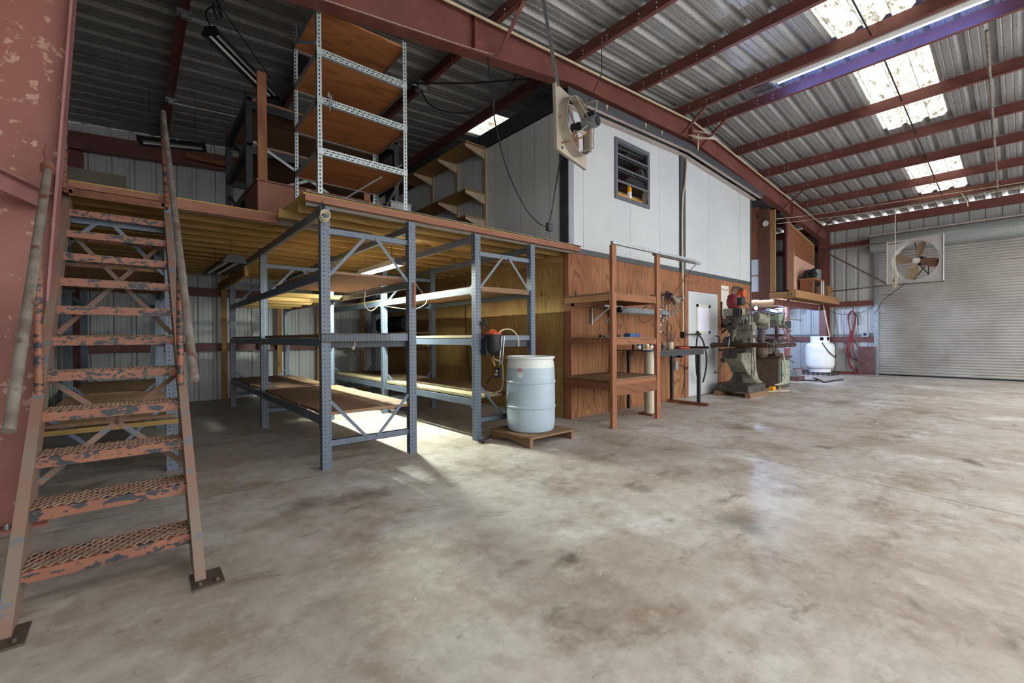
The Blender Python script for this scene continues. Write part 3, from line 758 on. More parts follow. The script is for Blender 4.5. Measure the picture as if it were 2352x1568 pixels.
def rack(label, X0, X1, YS, levels, fn, loc_label=None):
    root = thing('pallet_rack', label, 'storage rack', ((X0+X1)/2, YS[0]+.03, 0), 'blue grey pallet racks')
    pw = .085
    for y in YS:
        for x, mir in ((X0, False), (X1-pw, True)):
            part('post', post_mb(x, y, HR, False), ['rack', 'hole'], root)
        xa, xb, yc = X0+pw, X1-pw, y+.028
        xm = (xa+xb)/2
        # end frame rails with lip
        for z0, z1 in ((2.165, 2.225), (.2, .262)):
            mb = MB(); mb.box(xa, xb, yc, yc+.004, z0, z1); mb.box(xa, xb, yc, yc+.03, z1-.004, z1); mb.box(xa, xb, yc, yc+.03, z0, z0+.004)
            part('rail', mb, 'rack', root)
        for s in (-1, 1):
            xe = xa if s < 0 else xb
            for a, b in (((xe, 1.79), (xm+s*.05, 2.19)), ((xe, .62), (xm+s*.05, .235))):
                mb = MB(); p, q = V((a[0], yc-.004, a[1])), V((b[0], yc-.004, b[1])); mb.beam(p, q, .03, .004, (0, 1, 0))
                mb.cyl((b[0], yc-.012, b[1]), (b[0], yc-.004, b[1]), .008, 8)
                part('brace', mb, 'rack', root)
        for x in (X0+pw-.012, X1-pw+.012):
            mb = MB()
            for z in (2.21, 2.18, .245, .215, 1.79, .62): mb.ball((x, y+.009, z), .007, 6)
            part('bolts', mb, 'galv', root)
    for ya, yb in zip(YS, YS[1:]):
        for zt in levels:
            for s, x in ((1, X0+.004), (-1, X1-.004)):
                xi = x+s*.04
                mb = MB()
                poly = [(x, 0), (xi, 0), (xi, .052), (x+s*.02, .052), (x+s*.02, .078), (x, .078)]
                mb.prism([(a, ya+.076, zt-.078+b) for a, b in poly], (0, yb-ya-.077, 0))
                mb.box(min(x, x+s*.004)-(.003), max(x, x+s*.004)+.003, ya+.03, ya+.1, zt-.1, zt+.02)
                mb.box(min(x, x+s*.004)-(.003), max(x, x+s*.004)+.003, yb-.02, yb+.05, zt-.1, zt+.02)
                part('beam', mb, 'rack', root)
    fn(root)
    return root
def boards(root, x0, x1, y0, y1, z, n, m_='shelfwood', th=.03, jitter=.012, name='shelf_board'):
    w = (y1-y0)/n
    for i in range(n):
        mb = MB(); j0, j1 = random.uniform(-jitter, jitter), random.uniform(-jitter, jitter)
        mb.box(x0+j0, x1+j1, y0+i*w+.003, y0+(i+1)*w-.003, z, z+th)
        part(name, mb, m_, root, bevel=.003)
Y3 = (4.15, 6.66, 9.13)
def fill_mid(root):
    x0, x1 = 1.295, 2.245
    # bottom shelf of boards
    boards(root, x0+.03, x1+.02, 4.19, 6.62, .49, 9); boards(root, x0+.03, x1+.01, 6.75, 9.1, .49, 9)
    mb = MB(); mb.box(x0+.03, x1-.03, 4.2, 6.6, 1.215, 1.245); part('shelf_board', mb, 'shelfwood', root)
    mb = MB(); mb.box(x0+.03, x1-.03, 6.75, 9.1, 1.215, 1.24); part('shelf_board', mb, 'shelfwood', root)
    mb = MB(); mb.box(x0+.01, x1-.03, 4.25, 5.9, 1.815, 1.84); part('shelf_board', mb, 'shelfwood', root)
    for i, y in enumerate((6.2, 6.9, 7.5, 8.1, 8.7)):
        mb = MB(); mb.box(x0+.03, x1-.03, y, y+.09, 1.745, 1.80); part('shelf_slat', mb, 'lumber', root)
    # solid rail with embossed letters at mid level, plus lower/upper brand letters
    mb = MB(); mb.box(x0+.085, x1-.085, 4.172, 4.177, 1.175, 1.255); mb.box(x0+.085, x1-.085, 4.172, 4.2, 1.251, 1.255); part('rail', mb, 'rack', root)
    mb = MB(); mb.box(x0+.085, x1-.085, 4.21, 4.23, 1.115, 1.175); part('rail', mb, 'darksteel', root)
    for z, s in ((2.178, .042), (1.195, .045), (.213, .042)):
        part('embossed_lettering', text_mesh('EDSAL', s, .003, (1.50, 4.176 if s < .044 else 4.1715, z), (1, 0, 0), (0, 0, 1)), 'rack', root)
    mb = MB()
    for k, (dx, h0, h1, s) in enumerate(((0, .035, .005, .008), (.012, .022, .03, .006), (.04, .005, .03, -.004), (.055, .03, .008, .01), (.08, .006, .034, .002), (.095, .03, .006, .006), (.118, .012, .03, .0))): mb.cyl((1.50+dx, 6.685, 2.18+h0), (1.50+dx+s, 6.685, 2.18+h1), .0022, 5)
    part('chalk_scrawl', mb, 'galvlt', root)
rack('blue grey pallet rack at the mezzanine corner, wire basket on its front', 1.29, 2.25, Y3, (.49, 1.21, 1.81, 2.40), fill_mid)
def fill_right(root):
    x0, x1 = 3.02, 3.98
    for z, m1, m2 in ((.49, 'shelfwood', 'shelfyel'), (1.205, 'shelfwood', 'shelfyel')):
        for ya, yb in ((4.2, 6.62), (6.75, 9.1)):
            mb = MB(); mb.box(x0+.42, x1+.02, ya, yb, z, z+.028); part('shelf_board', mb, m1, root)
            mb = MB(); mb.box(x0+.03, x0+.415, ya, yb, z, z+.03); part('shelf_board', mb, m2, root)
    mb = MB(); mb.box(x0+.03, x1-.02, 4.2, 6.62, 1.79, 1.815); mb.box(x0+.1, x1-.08, 4.18, 4.205, 1.755, 1.815); part('shelf_board', mb, 'shelfwood', root)
    mb = MB(); mb.box(x0+.03, x1-.02, 6.75, 9.1, 1.81, 1.835); part('shelf_board', mb, 'shelfyel', root)
    mb = MB()
    mb.box(x0+.085, x1-.085, 4.172, 4.177, 1.17, 1.235); mb.box(x0+.085, x1-.085, 4.172, 4.2, 1.231, 1.235); part('rail', mb, 'rack', root)
    mb = MB(); mb.box(x0+.085, x1-.085, 4.2, 4.23, 1.09, 1.165); part('rail', mb, 'darksteel', root)
rack('blue grey pallet rack beside the plywood wall, behind the blue barrel', 3.01, 3.98, Y3, (.48, 1.195, 1.80, 2.40), fill_right)
def fill_left(root):
    x0, x1 = -.66, .30
    boards(root, x0+.03, x1-.02, 5.06, 7.5, .49, 8, 'palletwood'); boards(root, x0+.03, x1-.02, 7.68, 9.9, .49, 7, 'palletwood')
    mb = MB(); mb.box(x0, x1, 5.02, 5.06, .44, .48); part('shelf_edge', mb, 'lumber', root)
    for z in (1.215, 1.815):
        mb = MB(); mb.box(x0+.03, x1-.02, 5.16, 7.55, z, z+.028); part('shelf_board', mb, 'shelfwood', root)
    mb = MB(); mb.box(x0+.085, x1-.085, 5.11, 5.115, 1.16, 1.2); part('rail', mb, 'rack', root)
rack('blue grey pallet rack standing behind the orange stair', -.66, .30, (5.08, 7.58, 9.95), (.48, 1.21, 1.81, 2.40), fill_left)

# ================================================================== MEZZANINE
mz = thing('mezzanine_platform', 'timber joist mezzanine platform laid on top of the racks', 'platform', (2, 7.3, 2.41))
DX0, DXS, DX1 = -.83, 1.17, OX0-.03
for k in range(14):
    y = 5.5+k*.37
    if y > 10.3: break
    mb = MB(); mb.box(DX0, DX1, y, y+.04, 2.412, 2.495); part('joist', mb, 'lumber', mz)
for k, y in enumerate((4.52, 4.83)):
    mb = MB(); mb.box(DXS+.03-.1*k, DX1, y, y+.04, 2.412, 2.495); part('joist', mb, 'lumber', mz)
mb = MB(); mb.box(DXS, DX1+.08, 4.18, 4.222, 2.44, 2.50); part('edge_board', mb, 'fasciawood', mz, label='reddish front edge board of the platform')
mb = MB(); mb.box(DXS+.02, DX1, 4.24, 4.28, 2.412, 2.47); part('joist', mb, 'greywood', mz)
mb = MB(); mb.box(DX0, DXS-.02, 5.1, 5.14, 2.412, 2.505); part('edge_board', mb, 'fasciawood', mz)
mb = MB(); mb.box(DX0, 2.2, 5.145, 5.185, 2.41, 2.48); part('joist', mb, 'greywood', mz)
mb = MB(); mb.box(DXS-.01, DX1+.03, 4.2, 10.4, 2.497, 2.517); part('deck_sheet', mb, 'deckply', mz)
mb = MB(); mb.box(DX0, DXS-.012, 5.11, 10.4, 2.497, 2.517); part('deck_sheet', mb, 'deckply', mz)
mb = MB(); mb.box(DXS, DX1+.1, 4.172, 4.355, 2.517, 2.526); part('edge_strip', mb, 'greywood', mz)

# ================================================================== STAIR
SY0, SZ0, DYt, DZt, NT = 2.85, .183, .215, .207, 11
SXa, SXb = -.385, .216
st = thing('steel_stair', 'steep steel stair with chipped orange paint and open mesh treads', 'stair', (-.085, 2.7, 0))
sl = V((0, DYt, DZt)).normalized(); nrm = V((0, DZt, -DYt)).normalized()
pb = V((0, SY0, SZ0))-sl*(SZ0/sl.z); ptop = V((0, SY0+10*DYt, SZ0+10*DZt))+sl*.25
def stringer(x, s):
    mb = MB(); prof_ = [(0, 0), (.045*s, 0), (.045*s, .007), (.007*s, .007), (.007*s, .143), (.045*s, .143), (.045*s, .15), (0, .15)]
    def pt(base, a, b): return V((x+a, 0, 0))+base+nrm*(b-.02)
    vs = [pt(pb, a, b) for a, b in prof_]; vs = [v-sl*((v.z-.012)/sl.z) for v in vs]
    ve = [pt(ptop, a, b) for a, b in prof_]; n = len(prof_)
    mb.add(vs+ve, [(i, (i+1) % n, n+(i+1) % n, n+i) for i in range(n)]+[tuple(range(n)), tuple(range(n, 2*n))])
    return mb
part('stringer', stringer(SXa, -1), 'orangedust', st); part('stringer', stringer(SXb, 1), 'orangedust', st)
for x0, x1 in ((-.46, -.34), (.2, .33)):
    mb = MB(); mb.box(x0, x1, 2.56, 2.74, 0, .012)
    for a in (x0+.03, x1-.03): mb.cyl((a, 2.59, .012), (a, 2.59, .03), .01, 8)
    part('foot_plate', mb, 'brownsteel', st)
def tread_front(y, z):
    mb = MB(); mb.box(SXa, SXb, y-.002, y+.003, z-.052, z); mb.box(SXa, SXb, y, y+.035, z-.005, z)
    mb.box(SXa, SXb, y+.215, y+.22, z-.04, z); mb.box(SXa, SXa+.005, y, y+.215, z-.03, z); mb.box(SXb-.005, SXb, y, y+.215, z-.03, z)
    return mb
def grating(y, z):
    mb = MB(); cw, rows, r0 = .042, 7, .029
    n = int(round((SXb-SXa)/(cw/2)))
    for r in range(rows):
        yy = y+.02+r*r0
        for i in range(n):
            s = 1 if (i+r) % 2 == 0 else -1
            xa, xb = SXa+i*(SXb-SXa)/n, SXa+(i+1)*(SXb-SXa)/n
            ya, yb = yy-s*r0/2, yy+s*r0/2
            mb.beam((xa, ya, z+.004-s*.002), (xb, yb, z+.004+s*.002), .0042, .005)
    return mb
g0 = t0 = None
for k in range(NT):
    y, z = SY0+k*DYt, SZ0+k*DZt
    if k == 0:
        t0 = part('tread', tread_front(y, z), 'orange', st); g0 = part('grating', grating(y, z), 'grate', t0)
    else:
        t = t0.copy(); COL.objects.link(t); t.parent = st; t.location = (0, k*DYt, k*DZt)
        g = g0.copy(); COL.objects.link(g); g.parent = t
def sp(k, b=.14): return V((0, SY0+k*DYt, SZ0+k*DZt))+nrm*b
for ka, kb in ((9.6, 5.6), (4.2, 1.8)):
    for xa, xb in ((SXa, SXb), (SXb, SXa)):
        mb = MB(); mb.beam(V((xa, 0, 0))+sp(ka), V((xb, 0, 0))+sp(kb), .032, .005, nrm); part('cross_brace', mb, 'orangedust', st)
mb = MB(); mb.box(SXa, SXb, 4.98, 4.985, 2.36, 2.425); mb.box(SXa, SXb, 4.98, 5.03, 2.42, 2.425); mb.box(SXa-.03, SXa+.02, 4.98, 5.1, 2.38, 2.41); mb.box(SXb-.02, SXb+.03, 4.98, 5.1, 2.38, 2.41); part('landing_angle', mb, 'rust', st)
def pipe(name, pts, m_, r=.022):
    mb = MB(); mb.tube(pts, r, 12); 
    return part(name, mb, m_, st)
pipe('handrail', [(.245, 2.91, .98), (.24, 4.2, 2.19), (.236, 5.53, 3.44)], 'pipe')
pipe('handrail', [(-.406, 2.8, .816), (-.404, 3.45, 1.595), (-.403, 4.06, 2.33)], 'pipe')
pipe('rail_post', [(.226, 3.58, .9), (.232, 3.62, 1.62)], 'orange', .02)
pipe('rail_post', [(-.405, 3.58, .88), (-.405, 3.58, 1.74)], 'orange', .02)
pipe('rail_post', [(.232, 5.0, 2.42), (.228, 5.47, 3.36)], 'orange', .019)
pipe('rail_post', [(-.415, 5.03, 2.42), (-.416, 5.2, 3.2)], 'orange', .019)
mb = MB()
for k in range(4): mb.lathe([(.03, -.004), (.035, 0), (.03, .004)], (-.403, 4.03-.008*k, 2.3-.01*k), (0, .64+.1*k, .77), 14)
mb.tube([(-.41, 4.06, 2.32), (-.43, 4.1, 2.4), (-.42, 4.12, 2.46)], .004); mb.tube([(-.39, 4.06, 2.33), (-.375, 4.1, 2.38)], .004)
solo('wire_tie', mb, 'rust', 'rusty wire tie binding the left handrail to the column', 'wire tie')

# small things on the racks
wbk = MB(); x0, x1, y0, y1, z0, z1 = 1.27, 1.93, 4.06, 4.145, 1.175, 1.245
def wframe(z):
    for p, q in (((x0, y0, z), (x1, y0, z)), ((x1, y0, z), (x1, y1, z)), ((x1, y1, z), (x0, y1, z)), ((x0, y1, z), (x0, y0, z))): wbk.cyl(p, q, .0028, 6)
wframe(z0); wframe(z1)
n = 24
for i in range(n+1):
    x = x0+(x1-x0)*i/n; wbk.cyl((x, y0, z0), (x, y0, z1), .0018, 5); wbk.cyl((x, y0, z0), (x, y1, z0), .0018, 5)
    wbk.cyl((x, y1, z0), (x, y1, z1), .0018, 5)
wbk.cyl((1.6, y1, z1), (1.6, 4.176, z1+.012), .003, 6); wbk.cyl((1.85, y1, z1), (1.85, 4.176, z1+.012), .003, 6)
solo('wire_basket', wbk, 'brownsteel', 'shallow rusty wire basket hung on the front of the middle rack', 'basket')
mb = MB(); mb.tube([(1.56, 4.07, 1.17), (1.565, 4.07, 1.14), (1.55, 4.07, 1.125), (1.54, 4.07, 1.11), (1.55, 4.07, 1.1), (1.56, 4.07, 1.11), (1.55, 4.07, 1.125)], .004, 8, sub=4)
solo('hook', mb, 'rope', 'small pale hook hanging under the wire basket', 'hook')
mb = MB()
for k in range(4): mb.lathe([(.036, -.007), (.044, -.007), (.046, 0), (.044, .007), (.036, .007), (.036, -.007)], (1.312, 4.085+.012*k, 2.315-.006*k), (.1, 1, .1*k), 22, caps=False)
solo('tape_roll', mb, 'rope', 'pale tape rings hung on the top of the corner rack post', 'tape')
mb = MB(); mb.tube([(1.312, 4.15, 2.40), (1.312, 4.11, 2.41), (1.312, 4.105, 2.365), (1.312, 4.12, 2.345)], .007, 8); mb.cyl((1.3, 4.13, 2.3), (1.3, 4.13, 2.44), .006)
solo('rail_hook', mb, 'black2', 'dark hook over the corner rack post holding tape rings', 'hook')
mb = MB(); mb.box(2.205, 2.232, 4.135, 4.148, 1.52, 1.78); solo('wood_slip', mb, 'orangewood', 'thin reddish wood slip stuck on the second rack post', 'wood strip')

# lit shop light under the mezzanine and unlit ones
def shop_light(name, label, p, q, tube_m, w_=.26, vert=.09, group=None, dark=True, n=2, chains=0):
    p, q = V(p), V(q); d = (q-p).normalized(); side = d.cross(V((0, 0, 1))).normalized(); u = side.cross(d)
    root = thing(name, label, 'light', (p+q)/2, group)
    pr_ = [(-w_/2, -.045), (-w_*.28, .035), (w_*.28, .035), (w_/2, -.045), (w_/2-.004, -.05), (w_*.27, .028), (-w_*.27, .028), (-w_/2+.004, -.05)]
    mb = MB(); mb.ext(pr_, p, q); part('reflector', mb, 'white' if not dark else ('galv' if name == 'bench_light' else 'darksteel'), root)
    for e, sgn in ((p, -1), (q, 1)):
        mb = MB(); mb.ext([(-w_*.45, -.05), (-w_*.3, .042), (w_*.3, .042), (w_*.45, -.05)], e, e+d*.02*sgn); part('end_cap', mb, 'black', root)
    for k in range(n):
        o = side*((k-(n-1)/2)*w_*.42)-u*.02
        mb = MB(); mb.cyl(p+o+d*.03, q+o-d*.03, .017, 12); part('tube', mb, tube_m, root)
    if chains:
        mb = MB()
        for t in (.15, .85): a = p.lerp(q, t); mb.cyl(a+u*.03, V((a.x, a.y, chains)), .003, 6)
        part('hanger', mb, 'cable', root)
    return root
shop_light('shop_light', 'lit twin tube shop light hanging under the mezzanine', (2.60, 5.28, 2.20), (2.60, 6.5, 2.20), 'tube', w_=.15, dark=False, chains=2.42)
shop_light('shop_light', 'unlit shop light hanging below the joists beside the stair', (.90, 6.0, 2.14), (.84, 7.35, 2.14), 'tubeoff', chains=2.42)
shop_light('shop_light', 'unlit shop light hung at a slant near the slotted angle shelf', (.517*1.25, 4.478*1.25, 4.45), (1.15*1.22, 5.216*1.22, 4.37), 'tubeoff', w_=.2)
shop_light('shop_light', 'unlit shop light over the back of the mezzanine behind the stair rails', (.09, 8.5, 4.15), (.86, 8.35, 4.21), 'tubeoff', w_=.24, chains=4.98)
mb = MB(); mb.tube([(.64, 5.6, 4.50), (.60, 5.6, 4.62), (.66, 5.62, 4.72), (.70, 5.6, 4.6), (.66, 5.58, 4.74), (.75, 5.62, 4.66), (.7, 5.6, 4.8), (.45, 5.1, 4.98)], .008, 8, sub=4)
mb.tube([(.7, 5.62, 4.8), (1.1, 6.0, 4.62), (1.6, 6.6, 4.5)], .006, 6, sub=4)
solo('cord_bundle', mb, 'cable', 'tangle of black cord above the slanting shop light', 'cord')
mb = MB(); mb.beam((1.22, 7.2, 2.17), (1.22, 9.8, 2.17), .05, .14); mb.box(1.2, 1.24, 7.4, 7.44, 2.24, 2.41); mb.box(1.2, 1.24, 9.3, 9.34, 2.24, 2.41)
solo('timber_beam', mb, 'lumbery', 'timber beam hung under the mezzanine joists beside the corner rack', 'timber')
for x, lab in ((1.34, 'leftmost timber stud against the back wall, by the stair'), (2.32, 'second timber stud from the left on the back wall'), (3.12, 'third timber stud from the left on the back wall'), (4.1, 'timber stud on the back wall nearest the plywood wall')):
    mb = MB(); mb.box(x-.045, x+.045, YB-.3, YB-.26, 0, 2.41); solo('timber_stud', mb, 'lumberz', lab, 'stud', 'timber studs on the back wall')
mb = MB(); mb.box(1.98, 2.1, YB-.36, YB-.31, 1.0, 1.13); mb.box(1.95, 2.13, YB-.31, YB-.14, .99, 1.14); mb.cyl((2.1, YB-.25, 1.1), (2.6, YB-.25, 1.12), .014, 8)
solo('outlet_box', mb, 'galv', 'grey outlet box on the back wall girt between rack posts', 'outlet box')
mb = MB()
for i in range(40): mb.ball((3.72+random.gauss(0, .1), 9.9+random.gauss(0, .05), .93+random.gauss(0, .05)), random.uniform(.02, .045), 6)
for i in range(4): mb.tube([(3.7+.04*i, 9.9, .9), (3.7+.04*i, 9.88, .8-.04*i)], .01, 6)
mb.cyl((3.72, 9.9, .95), (3.78, 10.15, 0), .014)
solo('dust_mop', mb, 'fluff', 'fluffy pale mop head hanging behind the right rack', 'mop')
mb = MB(); mb.cyl((4.3, 9.6, 1.5), (4.3, 8.3, 1.5), .16, 20)
for i in range(14): mb.lathe([(.163, -.02), (.175, 0), (.163, .02)], (4.3, 8.35+i*.09, 1.5), (0, 1, 0), 18, caps=False)
solo('duct_hose', mb, 'black', 'black ribbed duct hose lying on a bracket by the plywood wall', 'duct hose')
mb = MB(); mb.box(4.05, 4.8, 8.2, 9.7, 1.30, 1.33); mb.beam((4.85, 8.3, 1.0), (4.15, 8.3, 1.3), .04, .04); mb.beam((4.85, 9.6, 1.0), (4.15, 9.6, 1.3), .04, .04)
solo('bracket_shelf', mb, 'lumber', 'timber bracket shelf on the plywood wall under the duct hose', 'shelf')
mb = MB(); mb.tube([(2.05, 5.0, 1.75), (2.08, 5.1, 1.6), (2.2, 5.2, 1.54), (2.35, 5.3, 1.62), (2.5, 5.4, 1.68), (2.4, 5.3, 1.62), (2.75, 5.2, 1.58), (2.95, 5.2, 1.66), (3.03, 5.3, 1.8)], .006, 6, sub=5)
solo('pale_cord', mb, 'cablew', 'loose pale cord looped between the middle and right racks', 'cord')

# ================================================================== ON THE MEZZANINE
zD = 2.526
def slotted_angle(mb, p, q, up, w1=.05, w2=.035, t=.0025):
    """L angle with dark holes on the face whose normal is -up side"""
    mb.ext([(0, 0), (w1, 0), (w1, t), (t, t), (t, w2), (0, w2)], p, q, up)
ss = thing('slotted_angle_shelf', 'tall galvanised slotted angle shelf with plywood decks on the mezzanine edge', 'shelving', (1.8, 4.75, zD))
SX0, SX1, SYa, SYb = 1.335, 2.27, 4.37, 5.17
for x, y, s, r, zt_ in ((SX0, SYa, 1, 1, 4.40), (SX1, SYa, -1, 1, 4.41), (SX0, SYb, 1, -1, 4.62), (SX1, SYb, -1, -1, 4.62)):
    mb = MB(); mb.box(min(x, x+s*.045), max(x, x+s*.045), min(y, y+r*.003), max(y, y+r*.003), zD, zt_); mb.box(min(x, x+s*.003), max(x, x+s*.003), min(y, y+r*.045), max(y, y+r*.045), zD, zt_)
    z = zD+.04
    while z < zt_-.02:
        mb.quad((x+s*.017, y-.0008 if r > 0 else y-.0038, z), (x+s*.029, y-.0008 if r > 0 else y-.0038, z), (x+s*.029, y-.0008 if r > 0 else y-.0038, z+.02), (x+s*.017, y-.0008 if r > 0 else y-.0038, z+.02), 1)
        xx = x-.0008 if s > 0 else x-.0038
        mb.quad((xx, y+r*.017, z), (xx, y+r*.029, z), (xx, y+r*.029, z+.02), (xx, y+r*.017, z+.02), 1)
        z += .038
    part('upright', mb, ['galvlt', 'hole'], ss)
for z in (2.96, 3.445, 3.90, 4.34):
    if z < 4.3 or True:
        for y in (SYa-.003, SYb-.003):
            if z > 4.3 and y < 4.5: continue
            mb = MB(); mb.box(SX0, SX1, y-.002, y, z, z+.062); mb.box(SX0, SX1, y, y+.035, z, z+.002)
            i = 0; x = SX0+.06
            while x < SX1-.05:
                for a, b, w_, h_ in ((0, .012, .022, .009), (0, .036, .010, .012), (.022, .012, .008, .008), (.022, .036, .022, .012)):
                    mb.quad((x+a, y-.0028, z+b), (x+a+w_, y-.0028, z+b), (x+a+w_, y-.0028, z+b+h_), (x+a, y-.0028, z+b+h_), 1)
                x += .052
            part('front_angle', mb, ['galvlt', 'hole'], ss)
        for x in (SX0, SX1-.002):
            mb = MB(); mb.box(x, x+.002, SYa, SYb, z-.02, z+.045); part('side_angle', mb, 'galv', ss)
    mb = MB(); mb.box(SX0+.005, SX1-.005, (SYa if z < 4.3 else SYa+.02), SYb-.01, z+.003, z+.018); part('shelf', mb, 'plyshelf', ss)
for p, q in (((SX1-.03, SYb, 2.54), (SX1-.03, SYa+.01, 3.0)), ((SX0, SYa, 4.0), (SX0, SYb, 4.42)), ((SX1-.02, SYa, 3.9), (SX1-.02, SYb, 4.3))):
    mb = MB(); mb.beam(p, q, .03, .004, (1, 0, 0)); part('brace', mb, 'galvlt', ss)
mb = MB(); mb.beam((SX0+.2, SYb-.01, 2.56), (SX1-.05, SYa+.02, 3.08), .03, .004, (0, 0, 1)); part('brace', mb, 'galvlt', ss)
mb = MB(); mb.box(SX0, SX1, 4.2, 4.24, zD, zD+.004); part('base_angle', mb, 'galv', ss)
mb = MB(); mb.tube([(1.43, 4.35, 3.52), (1.43, 4.33, 3.55), (1.435, 4.32, 3.5), (1.44, 4.32, 3.37)], .006); mb.tube([(1.45, 4.365, 3.53), (1.455, 4.33, 3.53), (1.46, 4.32, 3.42)], .006)
solo('wire_hook', mb, 'galv', 'bent wire hook over the second slotted shelf front', 'hook')
mb = MB(); mb.box(1.02, 2.4, 5.36, 6.1, zD, 2.905); mb.box(1.0, 2.42, 5.34, 6.12, 2.905, 2.92)
solo('plywood_crate', mb, 'boxply', 'large smooth reddish plywood box on the mezzanine behind the slotted shelf', 'box', bevel=.004)
for k in range(3):
    mb = MB(); mb.box(1.19+.03*k, 2.0-.05*k, 4.25+.0*k, 4.36, 2.53+.0*k, 2.531) if False else mb.box(2.3, 3.1, 4.9+.12*k, 5.0+.12*k, zD, zD+.04)
    solo('loose_plank', mb, 'shelfwood', ('nearest','middle','rearmost')[k]+' of three loose planks on the mezzanine floor right of the slotted shelf', 'plank', 'loose planks on the mezzanine')
mb = MB(); mb.box(1.2, 1.235, 4.24, 5.1, zD, zD+.035); solo('loose_plank', mb, 'orangewoodx', 'short plank along the step in the mezzanine edge', 'plank')
# dark rack with plank shelves behind
dk = thing('plank_rack', 'dark steel rack with wide plank shelves behind the plywood box', 'storage rack', (2.0, 6.9, zD))
for x in (1.08, 3.0):
    for y in (6.15, 7.65):
        mb = MB(); mb.box(x-.035, x+.035, y-.03, y+.03, zD, 4.2); part('post', mb, 'darksteel', dk)
    for z in (3.0, 3.55, 4.1):
        mb = MB(); mb.box(x-.03, x+.03, 6.18, 7.62, z-.08, z); part('beam', mb, 'darksteel', dk)
    for z0, z1 in ((2.6, 3.3), (3.4, 4.1)):
        mb = MB(); mb.beam((x, 6.2, z0), (x, 7.6, z1), .03, .03, (1, 0, 0)); part('brace', mb, 'darksteel', dk)
for z in (3.0, 3.55, 4.1):
    for y in (6.15, 7.65):
        mb = MB(); mb.box(1.115, 2.965, y-.02, y+.02, z-.09, z); part('beam', mb, 'darksteel', dk)
    for k in range(5):
        mb = MB(); mb.box(1.05, 3.05, 6.12+k*.31, 6.42+k*.31, z, z+.03); part('plank_shelf', mb, 'shelfwood', dk)
for p, q in (((1.12, 6.1, 2.95), (2.4, 6.1, 3.6)), ((1.12, 6.1, 3.6), (2.4, 6.1, 2.95))):
    mb = MB(); mb.beam(p, q, .006, .035, (0, 0, 1)); part('brace', mb, 'galv', dk)
mb = MB(); mb.box(1.04, 1.13, 5.43, 5.47, 2.92, 4.12); solo('timber_post', mb, 'orangewood', 'reddish timber post standing on the plywood box', 'timber')
mb = MB(); mb.box(2.46, 2.55, 6.02, 6.06, zD, 3.4); solo('timber_post', mb, 'orangewood', 'short reddish stud behind the slotted shelf', 'timber')
mb = MB(); mb.box(-.74, -.07, 9.5, 9.53, zD, 3.85); solo('beige_board', mb, 'beige', 'beige board leaning upright at the back left of the mezzanine', 'board')
mb = MB(); mb.box(.75, 1.75, 10.2, 10.24, 4.59, 4.69); solo('wall_plank', mb, 'orangewoodx', 'short reddish plank fixed high on the back wall', 'plank')
mb = MB(); mb.box(2.66, 2.96, 5.6, 5.98, zD, 3.06); mb.box(2.65, 2.97, 5.59, 5.99, 3.06, 3.075); mb.box(2.7, 2.92, 5.59, 5.6, 2.6, 3.0)
solo('metal_box', mb, 'duct', 'grey sheet metal box on the mezzanine, seen past the slotted shelf', 'metal box', bevel=.004)
for k in range(3):
    mb = MB(); mb.box(2.44+.07*k, 2.475+.07*k, 5.6, 5.95, zD, 2.98)
    solo('channel_offcut', mb, 'galv', ('leftmost', 'middle', 'rightmost')[k]+' of three grey channel offcuts standing by the metal box', 'offcut', 'channel offcuts on the mezzanine')

# bracket shelving on the office side wall
bs = thing('wall_shelving', 'cream bracket shelving with two long boards on the white side wall', 'shelving', (OX0, 7.3, zD))
for y in (6.36, 7.26, 8.2):
    mb = MB(); mb.box(OX0-.035, OX0-.003, y-.04, y+.04, zD, 4.62)
    for z in (2.7, 3.1, 3.7, 4.2): mb.box(OX0-.036, OX0-.034, y-.012, y-.006, z, z+.03, 1); mb.box(OX0-.036, OX0-.034, y+.006, y+.012, z, z+.03, 1)
    part('standard', mb, ['cream', 'hole'], bs)
    for z, d in ((4.60, .42), (3.78, .42), (3.32, .42)):
        mb = MB(); mb.prism([(OX0-.036, y-.015, z), (OX0-.036-d, y-.015, z), (OX0-.036-d, y-.015, z-.04), (OX0-.036, y-.015, z-.17)], (0, .03, 0)); part('bracket', mb, 'cream', bs)
for z, ya, yb, m_ in ((4.602, 6.3, 8.9, 'beige'), (3.782, 6.33, 8.3, 'shelfyel'), (3.322, 6.33, 8.3, 'shelfyel')):
    mb = MB(); mb.box(OX0-.47, OX0-.04, ya, yb, z, z+.022); part('shelf', mb, 'lumbery', bs)
# ================================================================== BARREL + PALLET
pl = thing('pallet', 'small worn timber pallet under the blue barrel', 'pallet', (3.59, 3.83, 0))
PXa, PXb, PYa, PYb = 3.235, 3.945, 3.47, 4.19
for y in (PYa, PYb-.04):
    pass
for x in (PXa, PXb-.045):
    mb = MB(); z0, z1 = 0, .09
    mb.prism([(x, PYa, 0), (x, PYa+.1, 0), (x, PYa+.22, .035), (x, PYa+.42, .05), (x, PYa+.55, .02), (x, PYb, .01), (x, PYb, z1), (x, PYa, z1)] if x == PXa else [(x, PYa, 0), (x, PYb, 0), (x, PYb, z1), (x, PYa, z1)], (.045, 0, 0)); part('stringer', mb, 'palletwood', pl, bevel=.003)
n = 6; w_ = (PYb-PYa)/n
for i in range(n):
    mb = MB(); mb.box(PXa-.015*random.random(), PXb+.02*random.random(), PYa+i*w_+.003, PYa+(i+1)*w_-.003, .09, .112); part('deck_board', mb, 'palletwood', pl, bevel=.003)

